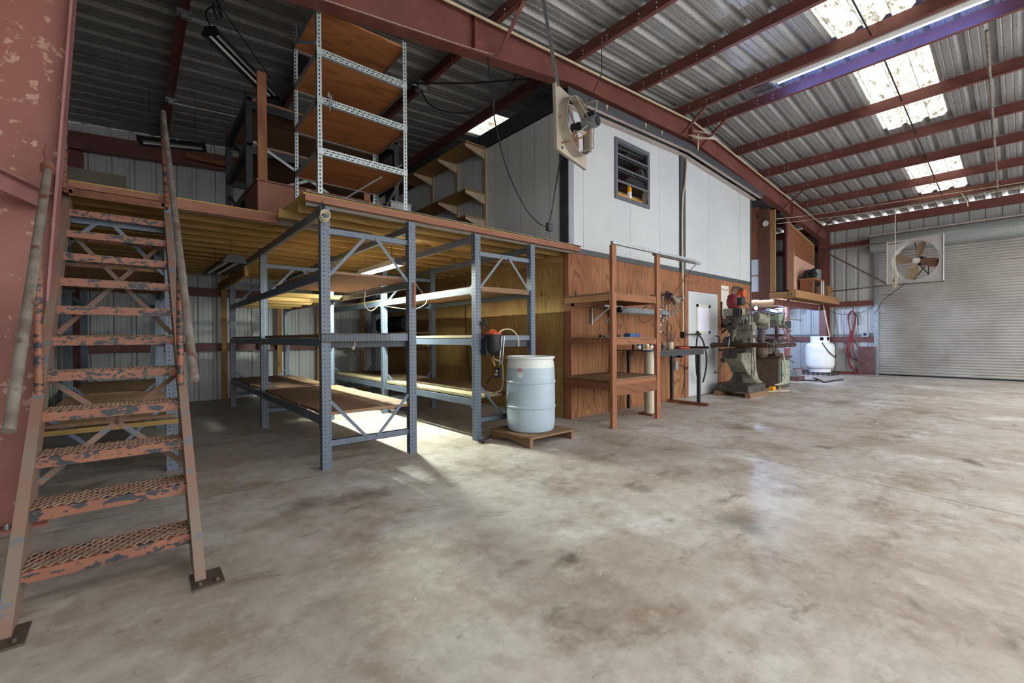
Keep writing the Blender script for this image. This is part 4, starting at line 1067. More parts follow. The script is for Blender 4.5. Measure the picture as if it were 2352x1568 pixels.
def barrel_mat(name, c, c2):
    m, nt, b = newmat(name)
    v = coords(nt, (1, 1, .5))
    col = mixc(nt, noise_mask(nt, v, 2.5, .4, .7), hx(c), hx(c2))
    col = mixc(nt, noise_mask(nt, v, 9, .66, .76), col, hx('#8d979c'))
    nt.links.new(col, b.inputs['Base Color']); b.inputs['Roughness'].default_value = .38
    b.inputs['Subsurface Weight'].default_value = .25; b.inputs['Subsurface Radius'].default_value = (.05, .07, .09)
    return m
M['barrelw'] = barrel_mat('translucent white barrel plastic', '#cfd2d0', '#c3c7c6')
M['barrelb'] = barrel_mat('barrel plastic with blue fluid behind', '#a6b6c1', '#99aab6')
bx, by, bz = 3.585, 3.835, .112
br_ = thing('plastic_barrel', 'tall translucent pale blue plastic barrel on a pallet', 'barrel', (bx, by, bz))
mb = MB()
pfl = [(.245, .0), (.268, .012), (.279, .05), (.286, .12), (.288, .26)]
def rib(z): return [(.288, z-.018), (.296, z-.008), (.296, z+.008), (.288, z+.018)]
mb.lathe(pfl+rib(.285)+[(.289, .35), (.289, .5)]+rib(.575)+[(.287, .66), (.283, .742)], (bx, by, bz), n=56, mi=1)
mb.lathe([(.283, .742), (.277, .80), (.268, .825), (.272, .838), (.286, .846), (.29, .856), (.288, .868), (.278, .872), (.27, .865), (.265, .845), (.25, .842), (.0, .842)], (bx, by, bz), n=56, mi=0)
part('drum_body', mb, ['barrelw', 'barrelb'], br_)
mb = MB(); mb.cyl((bx-.12, by+.08, bz+.842), (bx-.12, by+.08, bz+.862), .035, 20); mb.cyl((bx+.13, by-.08, bz+.842), (bx+.13, by-.08, bz+.86), .03, 20); part('bung', mb, 'barrelw', br_)
# label wrapped on the barrel face
def on_barrel(a, z, r=.289): return V((bx+r*math.cos(a), by+r*math.sin(a), bz+z))
a0, a1 = math.radians(197), math.radians(208)
mb = MB()
for i in range(6):
    p, q = a0+(a1-a0)*i/6, a0+(a1-a0)*(i+1)/6
    for z0, z1, mi in ((.64, .70, 0), (.70, .735, 1)): mb.quad(on_barrel(p, z0, .2885), on_barrel(q, z0, .2885), on_barrel(q, z1, .2865+.0015), on_barrel(p, z1, .2865+.0015), mi)
am = (a0+a1)/2
for k, (z, l) in enumerate(((.692, .3), (.682, .42), (.675, .3), (.661, .22))):
    d = (a1-a0)*l; mb.quad(on_barrel(am-d, z, .2895), on_barrel(am+d, z, .2895), on_barrel(am+d, z+.003, .2895), on_barrel(am-d, z+.003, .2895), 2)
part('label', mb, ['labelw', 'labelr', 'labelk'], br_)
tx = V((-math.sin(am), math.cos(am), 0))
o = on_barrel(am, .709, .2895)-tx*.0
part('label_print', text_mesh('BLUE', .021, .0008, on_barrel(a0+.02, .709, .2898), (-math.sin(am), math.cos(am), 0), (0, 0, 1)), 'labelw', br_)

# ================================================================== OILER ON THE RIGHT RACK
ol = thing('drip_feed_bucket', 'black cone bottomed bucket with orange lid on the right rack', 'bucket', (3.2, 4.06, .95))
c0 = (3.2, 4.06, 0)
mb = MB(); mb.lathe([(.03, .99), (.055, 1.0), (.085, 1.045), (.09, 1.06), (.095, 1.23), (.1, 1.235), (.1, 1.25), (.094, 1.25), (.09, 1.24), (0, 1.24)], c0, n=28); part('bucket_body', mb, 'black', ol)
mb = MB(); mb.lathe([(.101, 1.24), (.095, 1.262), (.05, 1.272), (.03, 1.295), (.012, 1.3), (0, 1.3)], c0, n=24); part('lid', mb, 'orangeplastic', ol)
mb = MB(); mb.cyl((3.2, 4.06, .99), (3.2, 4.06, .93), .012, 12); mb.cyl((3.2, 4.06, .95), (3.13, 4.03, .955), .011, 10); mb.ball((3.2, 4.06, .925), .02, 10); mb.cyl((3.2, 4.06, .915), (3.21, 4.05, .87), .013, 10); part('tap', mb, 'brass', ol)
mb = MB(); mb.box(3.095, 3.12, 4.06, 4.16, 1.0, 1.2); mb.box(3.08, 3.3, 4.15, 4.165, 1.03, 1.06); part('bracket', mb, 'black2', ol)
mb = MB()
for dx in (0, .04): mb.beam((3.28+dx, 4.0, 1.22), (3.24+dx, 4.0, .88), .012, .006, (0, 1, 0)); mb.cyl((3.28+dx, 4.0, 1.2), (3.28+dx, 4.16, 1.2), .005, 6)
part('flat_strap', mb, 'galv', ol)
mb = MB(); mb.tube([(3.26, 4.05, 1.25), (3.33, 4.02, 1.30), (3.43, 3.98, 1.29), (3.5, 3.96, 1.2), (3.5, 3.95, 1.1)], .008, 8, sub=5)
mb.tube([(3.21, 4.05, .95), (3.3, 4.03, .9), (3.38, 4.1, .75), (3.4, 4.15, .58), (3.36, 4.22, .53)], .007, 8, sub=5); part('clear_hose', mb, 'rope', ol)
mb = MB()
for i in range(7): mb.ball((3.12+random.gauss(0, .018), 4.12+random.gauss(0, .012), 1.37+random.gauss(0, .025)), .02, 8)
mb.cyl((3.08, 4.16, 1.37), (3.15, 4.1, 1.36), .012); solo('black_clamp', mb, 'black2', 'black clamp knob on the right rack post above the bucket', 'clamp')
mb = MB(); mb.ball((3.0, 4.02, .035), .032, 12); mb.cyl((2.96, 4.03, .03), (2.99, 4.03, .03), .018); mb.cyl((3.03, 4.02, .03), (3.4, 4.25, .03), .008); solo('caster_ball', mb, 'black2', 'small black ball ended bar on the floor by the right rack post', 'bar')
mb = MB(); mb.box(OX0-.03, OX0, 5.95, 6.1, .5, .68); mb.cyl((OX0-.03, 6.03, .62), (OX0-.055, 6.03, .62), .022, 14, 1); mb.cyl((OX0-.03, 6.03, .56), (OX0-.08, 6.03, .56), .02, 14, 1); mb.tube([(OX0-.08, 6.03, .56), (OX0-.13, 6.08, .5), (OX0-.15, 6.2, .38), (OX0-.12, 6.35, .3)], .008, 8, 2, sub=4)
solo('wall_outlet', mb, ['greytrim', 'cablew', 'cable'], 'dark outlet with a plugged cord on the plywood wall behind the right rack', 'outlet')
mb = MB(); mb.tube([(OX0-.01, 7.0, 2.3), (OX0-.012, 7.02, 1.6), (OX0-.012, 6.98, 1.1), (OX0-.012, 6.9, .6), (OX0-.012, 6.8, .1)], .008, 6, sub=4); solo('wall_cable', mb, 'cable', 'black cable running down the plywood side wall', 'cable')

# ================================================================== TIMBER SHELF UNIT
tw = thing('timber_shelf_unit', 'open reddish timber shelf unit against the plywood wall', 'shelving', (5.3, 3.93, 0))
UX0, UX1, UY0, UY1 = 4.74, 5.9, 3.5, OY-.022
mb = MB(); mb.box(UX0, UX0+.09, UY0, UY0+.045, 0, 2.415); part('post', mb, 'orangewood', tw, bevel=.003)
mb = MB(); mb.box(UX1-.09, UX1, UY0, UY0+.045, 0, 2.405); part('post', mb, 'orangewood', tw, bevel=.003)
mb = MB(); mb.box(UX0+.1, UX0+.17, UY1-.04, UY1, 0, 1.78); part('post', mb, 'orangewood', tw, bevel=.003)
mb = MB(); mb.box(UX1-.09, UX1-.05, UY1-.04, UY1, 0, 1.78); part('post', mb, 'orangewood', tw, bevel=.003)
for (z0, z1, m_) in ((1.69, 1.78, 'tany'), (1.105, 1.185, 'orangewoodx'), (.5, .6, 'oldwoodx')):
    mb = MB(); mb.box(UX0+.01, UX0+.045, UY0+.047, UY1, z0, z1); part('side_rail', mb, m_, tw, bevel=.002)
    mb = MB(); mb.box(UX1-.045, UX1-.01, UY0+.047, UY1, z0, z1); part('side_rail', mb, 'orangewoodx', tw, bevel=.002)
for (z0, z1) in ((1.69, 1.79), (1.1, 1.185), (.56, .62)):
    mb = MB(); mb.box(UX0+.092, UX1-.092, UY0+.01, UY0+.045, z0, z1); part('front_rail', mb, 'orangewoodx', tw, bevel=.002)
mb = MB(); mb.box(UX0+.092, UX1-.092, UY0+.005, UY0+.04, .42, .56); part('front_rail', mb, 'oldwoodx', tw, bevel=.002)
mb = MB(); mb.box(UX0+.09, UX1-.09, UY1-.04, UY1, 1.66, 1.76); part('back_rail', mb, 'orangewoodx', tw)
for z in (1.785, 1.19):
    mb = MB(); mb.box(UX0-.005, UX1-.05, UY0+.047, UY1, z, z+.014); part('shelf', mb, 'shelfwood', tw)
for k in range(4):
    w_ = (UX1-UX0-.02)/4
    mb = MB(); mb.box(UX0+.01, UX1-.0, UY0+.02+k*.21, UY0+.225+k*.21, .622, .645); part('shelf', mb, 'palletwood', tw, bevel=.002)
# strut channels on top
for lab, x0, x1, y, z in (('front', 4.75, 7.0, 3.515, 2.425), ('middle', 5.86, 7.25, 3.56, 2.42), ('lowest', 5.9, 7.2, 3.61, 2.425)):
    mb = MB(); mb.ext([(-.0205, 0), (.0205, 0), (.0205, .041), (.011, .041), (.011, .036), (.017, .036), (.017, .004), (-.017, .004), (-.017, .036), (-.011, .036), (-.011, .041), (-.0205, .041)], (x0, y, z), (x1, y, z))
    solo('strut_channel', mb, 'galv', {'front': 'longest galvanised strut channel lying on the timber shelf posts', 'middle': 'middle of the strut channels jutting from the timber shelf post', 'lowest': 'rearmost strut channel jutting from the timber shelf post'}[lab], 'channel', 'strut channels on the timber shelf')
mb = MB(); mb.tube([(7.2, 3.6, 2.42), (7.15, 3.7, 2.3), (6.98, 4.0, 1.8), (6.8, 4.15, 1.55), (6.7, 4.3, 1.45), (6.55, 4.3, 1.62), (6.2, 3.9, 1.7)], .007, 6, sub=4); solo('hanging_wire', mb, 'rust', 'thin rusty wire drooping from the strut channels past the door', 'wire')
shop_light('bench_light', 'grey shop light mounted under the timber shelf over the bench', (5.65, 4.08, 1.63), (7.1, 4.12, 1.63), 'tubeoff', w_=.2)
mb = MB(); mb.beam((5.35, 4.3, 1.45), (5.5, 4.1, 1.66), .02, .02); mb.beam((5.35, 4.34, 1.4), (5.35, 4.34, 1.68), .03, .02); mb.box(5.3, 5.75, 4.05, 4.1, 1.655, 1.685); mb.box(5.35, 5.38, 4.1, 4.35, 1.655, 1.685); solo('lamp_bracket', mb, 'galv', 'small pale steel bracket under the timber shelf', 'bracket')
mb = MB(); mb.box(5.0, 5.45, 3.88, 3.93, 1.204, 1.235); mb.box(5.05, 5.15, 3.86, 3.95, 1.204, 1.225); solo('steel_bar', mb, 'darksteel', 'dark steel bar on the middle timber shelf', 'bar')
mb = MB(); mb.box(5.5, 5.78, 3.75, 3.86, 1.204, 1.258); mb.box(5.76, 5.8, 3.748, 3.862, 1.204, 1.259, 1); solo('small_box', mb, ['blue', 'redcan'], 'small blue and red box on the middle timber shelf', 'box', bevel=.002)
mb = MB()
for k in range(4): mb.cyl((5.66+.06*k, 4.3, 1.5), (5.66+.06*k+.02, 4.28, 1.42), .006, 6)
solo('hook_row', mb, 'galv', 'row of small pale hooks on the wall under the bench light', 'hooks')
for x, z in ((5.865, 1.56), (5.865, 1.33)):
    mb = MB(); mb.box(UX1, UX1+.05, UY0, UY0+.05, z-.06, z+.06); mb.box(UX1+.005, UX1+.045, UY0-.006, UY0, z-.04, z+.04, 1)
    solo('switch_box', mb, ['galv', 'greytrim'], ('upper' if z > 1.5 else 'lower')+' grey switch box on the right timber shelf post', 'switch box', bevel=.003)
mb = MB(); mb.tube([(5.92, 3.52, 1.62), (5.93, 3.52, 1.95)], .009); mb.tube([(5.92, 3.52, 1.5), (5.92, 3.52, 1.39)], .009); solo('switch_conduit', mb, 'pipe', 'short grey conduit joining the switch boxes on the post', 'conduit')

# ================================================================== BENCH
bn = thing('steel_bench', 'dark steel workbench against the plywood wall', 'workbench', (6.9, 3.95, 0))
BX0, BX1, BYa, BYb, BZ = 5.92, 7.78, 3.66, 4.3, .995
mb = MB(); mb.box(BX0, BX1, BYa, BYb, BZ-.012, BZ); part('top', mb, 'oilsteel', bn)
mb = MB(); mb.box(6.1, 7.62, BYa+.015, BYa+.025, BZ-.1, BZ-.012); mb.box(7.6, 7.62, BYa+.025, BYb, BZ-.1, BZ-.012); part('apron', mb, 'darksteel', bn)
mb = MB(); mb.box(BX1-.012, BX1, BYa, BYb, BZ, BZ+.035); mb.box(BX1-.06, BX1+.02, BYa, BYb, BZ-.001, BZ+.006); part('end_lip', mb, 'darksteel', bn)
for x, y, s in ((7.5, 3.71, .025), (7.5, 4.22, .025), (6.22, 4.27, .022)):
    mb = MB(); mb.box(x-s, x+s, y-s, y+s, .02, BZ-.012); part('leg', mb, 'darksteel' if x > 7 else 'black2', bn)
mb = MB(); mb.box(7.46, 7.54, 3.55, 4.3, 0, .012); mb.box(7.465, 7.475, 3.55, 4.3, .012, .05); mb.box(7.525, 7.535, 3.55, 4.3, .012, .05); part('foot_channel', mb, 'rust', bn)
mb = MB(); mb.cyl((6.08, 3.8, .02), (6.08, 3.8, BZ-.012), .075, 24); mb.box(5.96, 6.2, 3.68, 3.92, 0, .022, 1); part('pipe_leg', mb, ['concpost', 'rust'], bn, label='thick speckled white pipe leg')
cols = [('brass', 'brass coloured'), ('green', 'dark green'), ('greycan', 'dark grey'), ('labelw', 'white and yellow'), ('green', 'deep green'), ('redcan', 'red'), ('brass', 'rusty brown'), ('greycan', 'wide dark grey')]
for i, (m_, w_) in enumerate(cols):
    x = 5.98+.105*i; y = 4.0-.0*i
    mb = MB(); r_ = .035 if i != 7 else .045
    mb.lathe([(r_, 0), (r_, .085), (r_*.97, .09), (r_*.97, .1), (r_*.9, .1), (0, .096)], (x, y-.03*i*.3, BZ), n=18, mi=0); mb.lathe([(r_+.0006, .02), (r_+.0006, .07)], (x, y-.03*i*.3, BZ), n=18, mi=1, caps=False)
    second = ['rust', 'labelw', 'greycan', 'yellow', 'labelw', 'redcan', 'palletwood', 'black2'][i]
    solo('paint_can', mb, [m_, second], ['first', 'second', 'third', 'fourth', 'fifth', 'sixth', 'seventh', 'eighth'][i]+' can from the left on the bench, '+w_, 'can', 'row of small cans on the bench')
mb = MB(); mb.box(5.95, 6.25, 3.85, 3.93, BZ, BZ+.02); mb.cyl((5.96, 3.84, BZ+.012), (6.2, 3.84, BZ+.012), .012); solo('file_tool', mb, 'galv', 'flat pale steel tool on the left end of the bench', 'tool')
cup = thing('brush_cup', 'white cup of rods and brushes on the bench', 'cup', (6.98, 3.95, BZ))
mb = MB(); mb.lathe([(.045, 0), (.05, .02), (.058, .12), (.055, .12), (.045, .02), (0, .01)], (6.98, 3.95, BZ), n=20); part('cup_body', mb, 'concpost', cup)
mb = MB()
for dx, dy, h in ((-.06, .02, .24), (-.03, -.03, .26), (.0, .03, .3), (.03, 0, .42), (.1, -.02, .3), (.06, .03, .22)): mb.cyl((6.98+dx*.3, 3.95+dy*.3, BZ+.03), (6.98+dx*1.4, 3.95+dy, BZ+h), .006, 7)
part('rods', mb, 'black2', cup)
for k, x in enumerate((7.2, 7.36)):
    mb = MB(); mb.tube([(x, 3.9, BZ+.015), (x+.06, 3.88, BZ+.018), (x+.12, 3.87, BZ+.013)], .013, 8, 0, sub=3); mb.tube([(x, 3.92, BZ+.015), (x+.06, 3.94, BZ+.018), (x+.12, 3.96, BZ+.013)], .013, 8, 0, sub=3); mb.cyl((x-.05, 3.91, BZ+.014), (x, 3.91, BZ+.015), .012, 8, 1)
    solo('pliers', mb, ['redplastic', 'darksteel'], ('left' if k == 0 else 'right')+' pair of red handled pliers on the bench', 'pliers', 'red pliers on the bench')
# wrench rack
wk = MB(); wk.box(7.05, 7.95, OY-.05, OY-.01, 1.9, 1.96); wk.box(7.4, 7.6, OY-.06, OY-.01, 1.95, 1.99); solo('wrench_rail', wk, 'oldwood', 'dark wooden rail of hooks for spanners beside the door', 'rail')
for i in range(8):
    x = 7.12+.115*i; L_ = .52-.04*i; mb = MB(); top_ = 1.93
    y = OY-.062
    mb.box(x-.011, x+.011, y-.006, y, top_-L_+.03, top_-.03)
    mb.lathe([(.014, -.006), (.026, -.006), (.026, .006), (.014, .006), (.014, -.006)], (x, y-.003, top_-.012), (0, 1, 0), 14, caps=False)
    mb.prism([(x-.028, y-.008, top_-L_+.03), (x+.028, y-.008, top_-L_+.03), (x+.03, y-.008, top_-L_-.01), (x+.012, y-.008, top_-L_-.01), (x+.01, y-.008, top_-L_+.012), (x-.01, y-.008, top_-L_+.012), (x-.012, y-.008, top_-L_-.012), (x-.03, y-.008, top_-L_-.012)], (0, .01, 0))
    solo('spanner', mb, 'chrome', ['first (longest)', 'second', 'third', 'fourth', 'fifth', 'sixth', 'seventh', 'eighth (shortest)'][i]+' spanner from the left on the wall rail', 'spanner', 'spanners on the wall rail')
lp = thing('clamp_lamp', 'two headed grey clamp lamp above the spanners', 'lamp', (7.6, 4.2, 1.9))
mb = MB(); mb.lathe([(.025, 0), (.035, .04), (.045, .09), (.075, .18), (.078, .19), (.07, .185), (.04, .09), (0, .08)], (7.52, 4.24, 1.99), (.6, -.25, -.75), 20); part('lamp_shade', mb, 'pipe', lp)
mb = MB(); mb.cyl((7.7, 4.26, 1.91), (7.79, 4.16, 1.93), .05, 20); mb.cyl((7.79, 4.16, 1.93), (7.80, 4.149, 1.932), .058, 20, 1); part('lamp_head', mb, ['pipe', 'labelw'], lp)
mb = MB()
for i in range(6): mb.ball((7.45+random.gauss(0, .05), 4.26, 2.0+random.gauss(0, .02)), .03, 8)
mb.cyl((7.45, 4.3, 1.98), (7.5, 4.2, 1.99), .02); part('clamp', mb, 'black2', lp)
mb = MB(); mb.tube([(7.1, 4.3, 1.85), (7.25, 4.28, 1.72), (7.3, 4.28, 1.55), (7.15, 4.3, 1.4), (7.35, 4.3, 1.28), (7.5, 4.3, 1.22)], .009, 7, sub=4); mb.tube([(7.5, 4.3, 1.5), (7.48, 4.3, 1.3), (7.5, 4.3, 1.05)], .012, 7, sub=3); solo('dangling_cord', mb, 'black2', 'dark cord hanging under the spanners to the bench', 'cord')
mb = MB(); mb.box(7.25, 7.35, OY-.03, OY, 1.17, 1.22); solo('wall_plate', mb, 'brass', 'small brass plate on the plywood wall over the bench', 'plate')
mb = MB(); mb.box(7.82, 7.92, OY-.05, OY, .58, .74); mb.cyl((7.87, OY-.05, .84), (7.87, OY-.16, .84), .035, 14, 1); mb.box(7.83, 7.91, OY-.04, OY, .79, .9); mb.ball((7.93, OY-.1, .76), .02, 8, 2); mb.tube([(7.92, OY-.06, .66), (8.02, OY-.09, .64), (8.1, OY-.08, .5), (8.09, OY-.07, .3), (8.03, OY-.07, .08)], .008, 8, 1, sub=4)
solo('bench_outlet', mb, ['galv', 'black', 'brass'], 'grey outlets with a plugged cord on the wall under the bench', 'outlet')
mb = MB(); mb.tube([(8.3, 4.34, 4.78), (8.2, 4.32, 4.2), (8.1, 4.32, 3.9), (8.08, 4.32, 3.0), (8.11, 4.32, 1.3)], .018, 10, sub=3); solo('drop_conduit', mb, 'wire', 'tan conduit dropping down the middle joint of the white wall', 'conduit')
mb = MB(); mb.tube([(8.1, 4.3, 1.25), (8.75, 4.28, 1.25)], .012); mb.box(8.08, 8.14, 4.28, 4.36, 1.18, 1.3)
mb.tube([(8.7, 4.28, 1.24), (8.6, 4.24, 1.28), (8.5, 4.23, 1.2), (8.42, 4.22, .9), (8.45, 4.22, .5), (8.55, 4.22, .3), (8.5, 4.22, .6)], .016, 8, 0, sub=4)
mb.tube([(8.5, 4.26, 1.26), (8.72, 4.24, 1.15), (8.82, 4.2, .8), (8.78, 4.2, .5), (8.7, 4.22, .28)], .016, 8, 0, sub=4); solo('hose_loop', mb, 'cable', 'black hose looped on a bar by the left edge of the office door', 'hose')
# calendar, coil, wall vice
mb = MB(); mb.box(9.78, 10.22, OY-.012, OY-.008, 1.66, 2.34)
for k in range(14): mb.box(9.8, 10.2, OY-.0125, OY-.012, 1.72+.042*k, 1.723+.042*k, 1)
for k in range(4): mb.box(9.86+.09*k, 9.863+.09*k, OY-.0125, OY-.012, 1.68, 2.3, 1)
mb.box(9.8, 10.2, OY-.0126, OY-.012, 2.24, 2.255, 1)
solo('wall_chart', mb, ['paper', 'labelk'], 'yellowed ruled paper chart on the plywood wall by the door', 'chart')
hc = thing('hose_coil', 'coil of black hose with an orange spool on the wall', 'hose coil', (10.6, 4.3, 1.95))
mb = MB()
for k in range(5): mb.lathe([(.15+.004*k, -.012), (.172+.004*k, 0), (.15+.004*k, .012), (.14, 0), (.15+.004*k, -.012)], (10.55+.03*k, 4.33-.012*k, 2.2-.01*k), (.15, 1, .05), 22, caps=False)
part('coil', mb, 'oilsteel', hc)
mb = MB(); mb.cyl((10.75, 4.22, 2.2), (10.75, 4.34, 2.2), .09, 18); part('spool', mb, 'orangeplastic', hc)
mb = MB(); mb.cyl((10.72, 4.25, 2.1), (10.6, 4.25, 1.95), .012, 8, 0); mb.cyl((10.78, 4.25, 2.1), (10.7, 4.25, 1.93), .012, 8, 0); part('handle', mb, 'chrome', hc)
mb = MB(); mb.box(9.83, 10.25, OY-.16, OY, 1.4, 1.44); mb.prism([(9.86, OY-.15, 1.44), (9.98, OY-.15, 1.44), (10.0, OY-.15, 1.5), (9.86, OY-.15, 1.5)], (0, .12, 0)); mb.lathe([(.035, -.04), (.07, -.04), (.07, .04), (.035, .04), (.035, -.04)], (9.95, OY-.09, 1.55), (.3, 1, 0), 18, 1, caps=False); mb.cyl((10.17, OY-.09, 1.44), (10.17, OY-.09, 1.66), .05, 14); mb.cyl((10.17, OY-.09, 1.64), (10.17, OY-.09, 1.85), .012, 8); mb.beam((9.9, OY, 1.28), (9.9, OY-.14, 1.4), .03, .03)
solo('wall_vice', mb, ['oilsteel', 'galv'], 'oily vice jaw blocks on a small wall bracket beside the door', 'vice')
# ================================================================== MILLING MACHINE
ml = thing('milling_machine', 'grey vertical milling machine with red motor by the office door', 'milling machine', (9.47, 3.8, .1))
mx, my = 9.5, 3.8
mb = MB()   # base casting
ox = [(-.43, -.30), (-.36, -.37), (.30, -.37), (.37, -.30), (.37, .30), (.30, .37), (-.36, .37), (-.43, .30)]
lo = [V((mx+a, my+b, .1)) for a, b in ox]; hi = [V((mx+a*.97, my+b*.97, .235)) for a, b in ox]; h2 = [V((mx+a*.9, my+b*.9, .255)) for a, b in ox]
n = len(ox); mb.add(lo+hi+h2, [(i, (i+1) % n, n+(i+1) % n, n+i) for i in range(n)]+[(n+i, n+(i+1) % n, 2*n+(i+1) % n, 2*n+i) for i in range(n)]+[tuple(range(n)), tuple(range(2*n, 3*n))])
part('base', mb, 'milldark', ml, bevel=.008)
mb = MB()   # column with flared foot
secs = [(.25, .02, .36, .30), (.33, .06, .34, .22), (.5, .09, .33, .18), (1.0, .12, .33, .16), (1.32, .14, .33, .16), (1.36, .10, .34, .18), (1.45, .10, .34, .18)]
vs = []
for z, xa, xb, yh in secs: vs += [(mx+xa, my-yh, z), (mx+xb, my-yh, z), (mx+xb, my+yh, z), (mx+xa, my+yh, z)]
fs = [(4*i+k, 4*i+(k+1) % 4, 4*i+4+(k+1) % 4, 4*i+4+k) for i in range(len(secs)-1) for k in range(4)]+[(3, 2, 1, 0), tuple(range(4*len(secs)-4, 4*len(secs)))]
mb.add(vs, fs); part('column', mb, 'millgrey', ml, bevel=.012)
mb = MB(); mb.box(mx+.2, mx+.26, my-.182, my-.178, 1.17, 1.23); mb.box(mx+.18, mx+.26, my-.165, my-.158, .62, .8); part('access_plate', mb, 'milldark', ml)
mb = MB()   # ram + turret
mb.prism([(mx-.25, my-.12, 1.46), (mx+.38, my-.12, 1.46), (mx+.36, my-.12, 1.60), (mx+.25, my-.12, 1.64), (mx-.25, my-.12, 1.62)], (0, .24, 0)); mb.cyl((mx+.2, my, 1.44), (mx+.2, my, 1.50), .19, 24); part('ram', mb, 'millgrey', ml, bevel=.01)
mb = MB(); mb.cyl((mx+.36, my-.14, 1.6), (mx+.56, my-.25, 1.55), .12, 20); mb.box(mx+.5, mx+.58, my-.35, my-.14, 1.38, 1.66); part('rear_slotter', mb, 'millgrey', ml, bevel=.01)
mb = MB(); mb.ball((mx+.1, my-.05, 1.69), .11, 14, 0, (1.3, 1, .9)); part('ram_adapter', mb, 'brownsteel', ml)
mb = MB()   # knee
mb.prism([(mx-.34, my-.16, .88), (mx+.12, my-.16, .88), (mx+.12, my-.16, .40), (mx-.02, my-.16, .42), (mx-.36, my-.16, .70)], (0, .32, 0)); part('knee', mb, 'millgrey', ml, bevel=.015)
mb = MB(); mb.prism([(mx-.1, my-.07, .24), (mx+.0, my-.07, .24), (mx-.02, my-.05, .5), (mx-.08, my-.05, .5)], (0, .13, 0)); mb.cyl((mx-.05, my, .48), (mx-.05, my, .6), .04, 16); part('knee_screw', mb, 'milldark', ml)
mb = MB()
mb.cyl((mx-.36, my+.06, .80), (mx-.56, my+.1, .74), .035, 14); mb.cyl((mx-.56, my+.1, .74), (mx-.6, my+.11, .73), .055, 16); mb.cyl((mx-.58, my+.1, .74), (mx-.66, my+.18, .50), .014, 8); mb.cyl((mx-.66, my+.18, .5), (mx-.75, my+.2, .49), .02, 10)
for a, b in ((-.05, .84), (.1, .83)): mb.cyl((mx-.34, my+a, b), (mx-.47, my+a, b+.0), .05, 16); mb.cyl((mx-.47, my+a, b), (mx-.5, my+a, b), .08, 18)
part('crank_handles', mb, 'milldark', ml)
mb = MB(); mb.box(mx-.33, mx+.05, my-.2, my+.2, .88, .97); mb.box(mx-.38, mx-.3, my-.25, my+.3, .9, .95); part('saddle', mb, 'milldark', ml, bevel=.006)
mb = MB(); mb.box(mx-.24, mx+.05, my-.58, my+.50, .985, 1.075)
for k in range(3): mb.box(mx-.21+.09*k, mx-.185+.09*k, my-.58, my+.50, 1.065, 1.0765, 1)
mb.box(mx-.24, mx-.235, my-.5, my+.45, 1.02, 1.035, 1); mb.box(mx-.2, mx+.02, my-.62, my-.58, .97, 1.05); mb.box(mx-.2, mx+.02, my+.5, my+.56, .97, 1.06)
part('table', mb, ['oilsteel', 'hole'], ml, bevel=.004)
for s in (-1, 1):
    mb = MB(); yy = my+s*.62-(.05 if s > 0 else .0); mb.cyl((mx-.1, yy-.05*s, 1.01), (mx-.1, yy+.05*s, 1.01), .03, 12); mb.lathe([(.11, -.008), (.125, 0), (.11, .008), (.1, 0), (.11, -.008)], (mx-.1, yy+.06*s, 1.01), (0, 1, 0), 22, caps=False); mb.cyl((mx-.1, yy+.06*s, .9), (mx-.1, yy+.06*s, 1.12), .008, 8); part('table_handwheel', mb, 'milldark', ml)
mb = MB(); mb.box(mx-.2, mx-.02, my-.12, my+.28, 1.077, 1.13); mb.box(mx-.19, mx-.03, my+.02, my+.22, 1.13, 1.20); mb.beam((mx-.16, my+.3, 1.1), (mx-.1, my+.22, 1.24), .04, .03); mb.cyl((mx-.26, my+.12, 1.18), (mx-.27, my+.14, .95), .014, 10, 1); mb.cyl((mx-.15, my+.25, 1.2), (mx-.15, my+.05, 1.24), .025, 10, 1)
part('vice', mb, ['milldark', 'chrome'], ml, bevel=.004)
mb = MB()   # head
mb.box(mx-.40, mx-.12, my-.14, my+.20, 1.62, 1.77); part('belt_housing', mb, 'millgrey', ml, bevel=.02)
mb = MB(); mb.box(mx-.41, mx-.3, my-.14, my-.0, 1.625, 1.765); part('belt_guard_gap', mb, 'darksteel', ml, bevel=.01)
mb = MB(); mb.cyl((mx-.27, my+.06, 1.28), (mx-.27, my+.06, 1.63), .085, 20); mb.box(mx-.36, mx-.15, my-.03, my+.15, 1.34, 1.62); mb.cyl((mx-.27, my+.06, 1.16), (mx-.27, my+.06, 1.28), .045, 18); mb.cyl((mx-.27, my+.06, 1.10), (mx-.27, my+.06, 1.16), .03, 14)
mb.cyl((mx-.36, my+.1, 1.5), (mx-.45, my+.12, 1.5), .06, 18); mb.cyl((mx-.36, my-.02, 1.44), (mx-.46, my-.04, 1.44), .05, 18); mb.lathe([(.13, -.015), (.15, 0), (.13, .015), (.115, 0), (.13, -.015)], (mx-.2, my-.18, 1.5), (0, 1, .1), 24, caps=False)
mb.cyl((mx-.2, my-.04, 1.5), (mx-.2, my-.2, 1.5), .05, 16)
for a in range(3): mb.cyl((mx-.2, my-.18, 1.5), (mx-.2+.14*math.cos(2.1*a), my-.18, 1.5+.14*math.sin(2.1*a)), .01, 8)
part('quill_head', mb, 'milldark', ml)
mb = MB(); mb.cyl((mx-.27, my+.28, 1.56), (mx-.27, my+.28, 1.88), .02, 10); mb.ball((mx-.27, my+.28, 1.9), .03, 8); part('speed_lever', mb, 'milldark', ml)
mb = MB(); mb.lathe([(.10, 1.77), (.125, 1.80), (.13, 1.83), (.145, 1.85), (.145, 1.96), (.13, 1.98), (.13, 2.02), (.11, 2.05), (0, 2.05)], (mx-.25, my+.03, 0), n=24); part('motor', mb, 'motorred', ml)
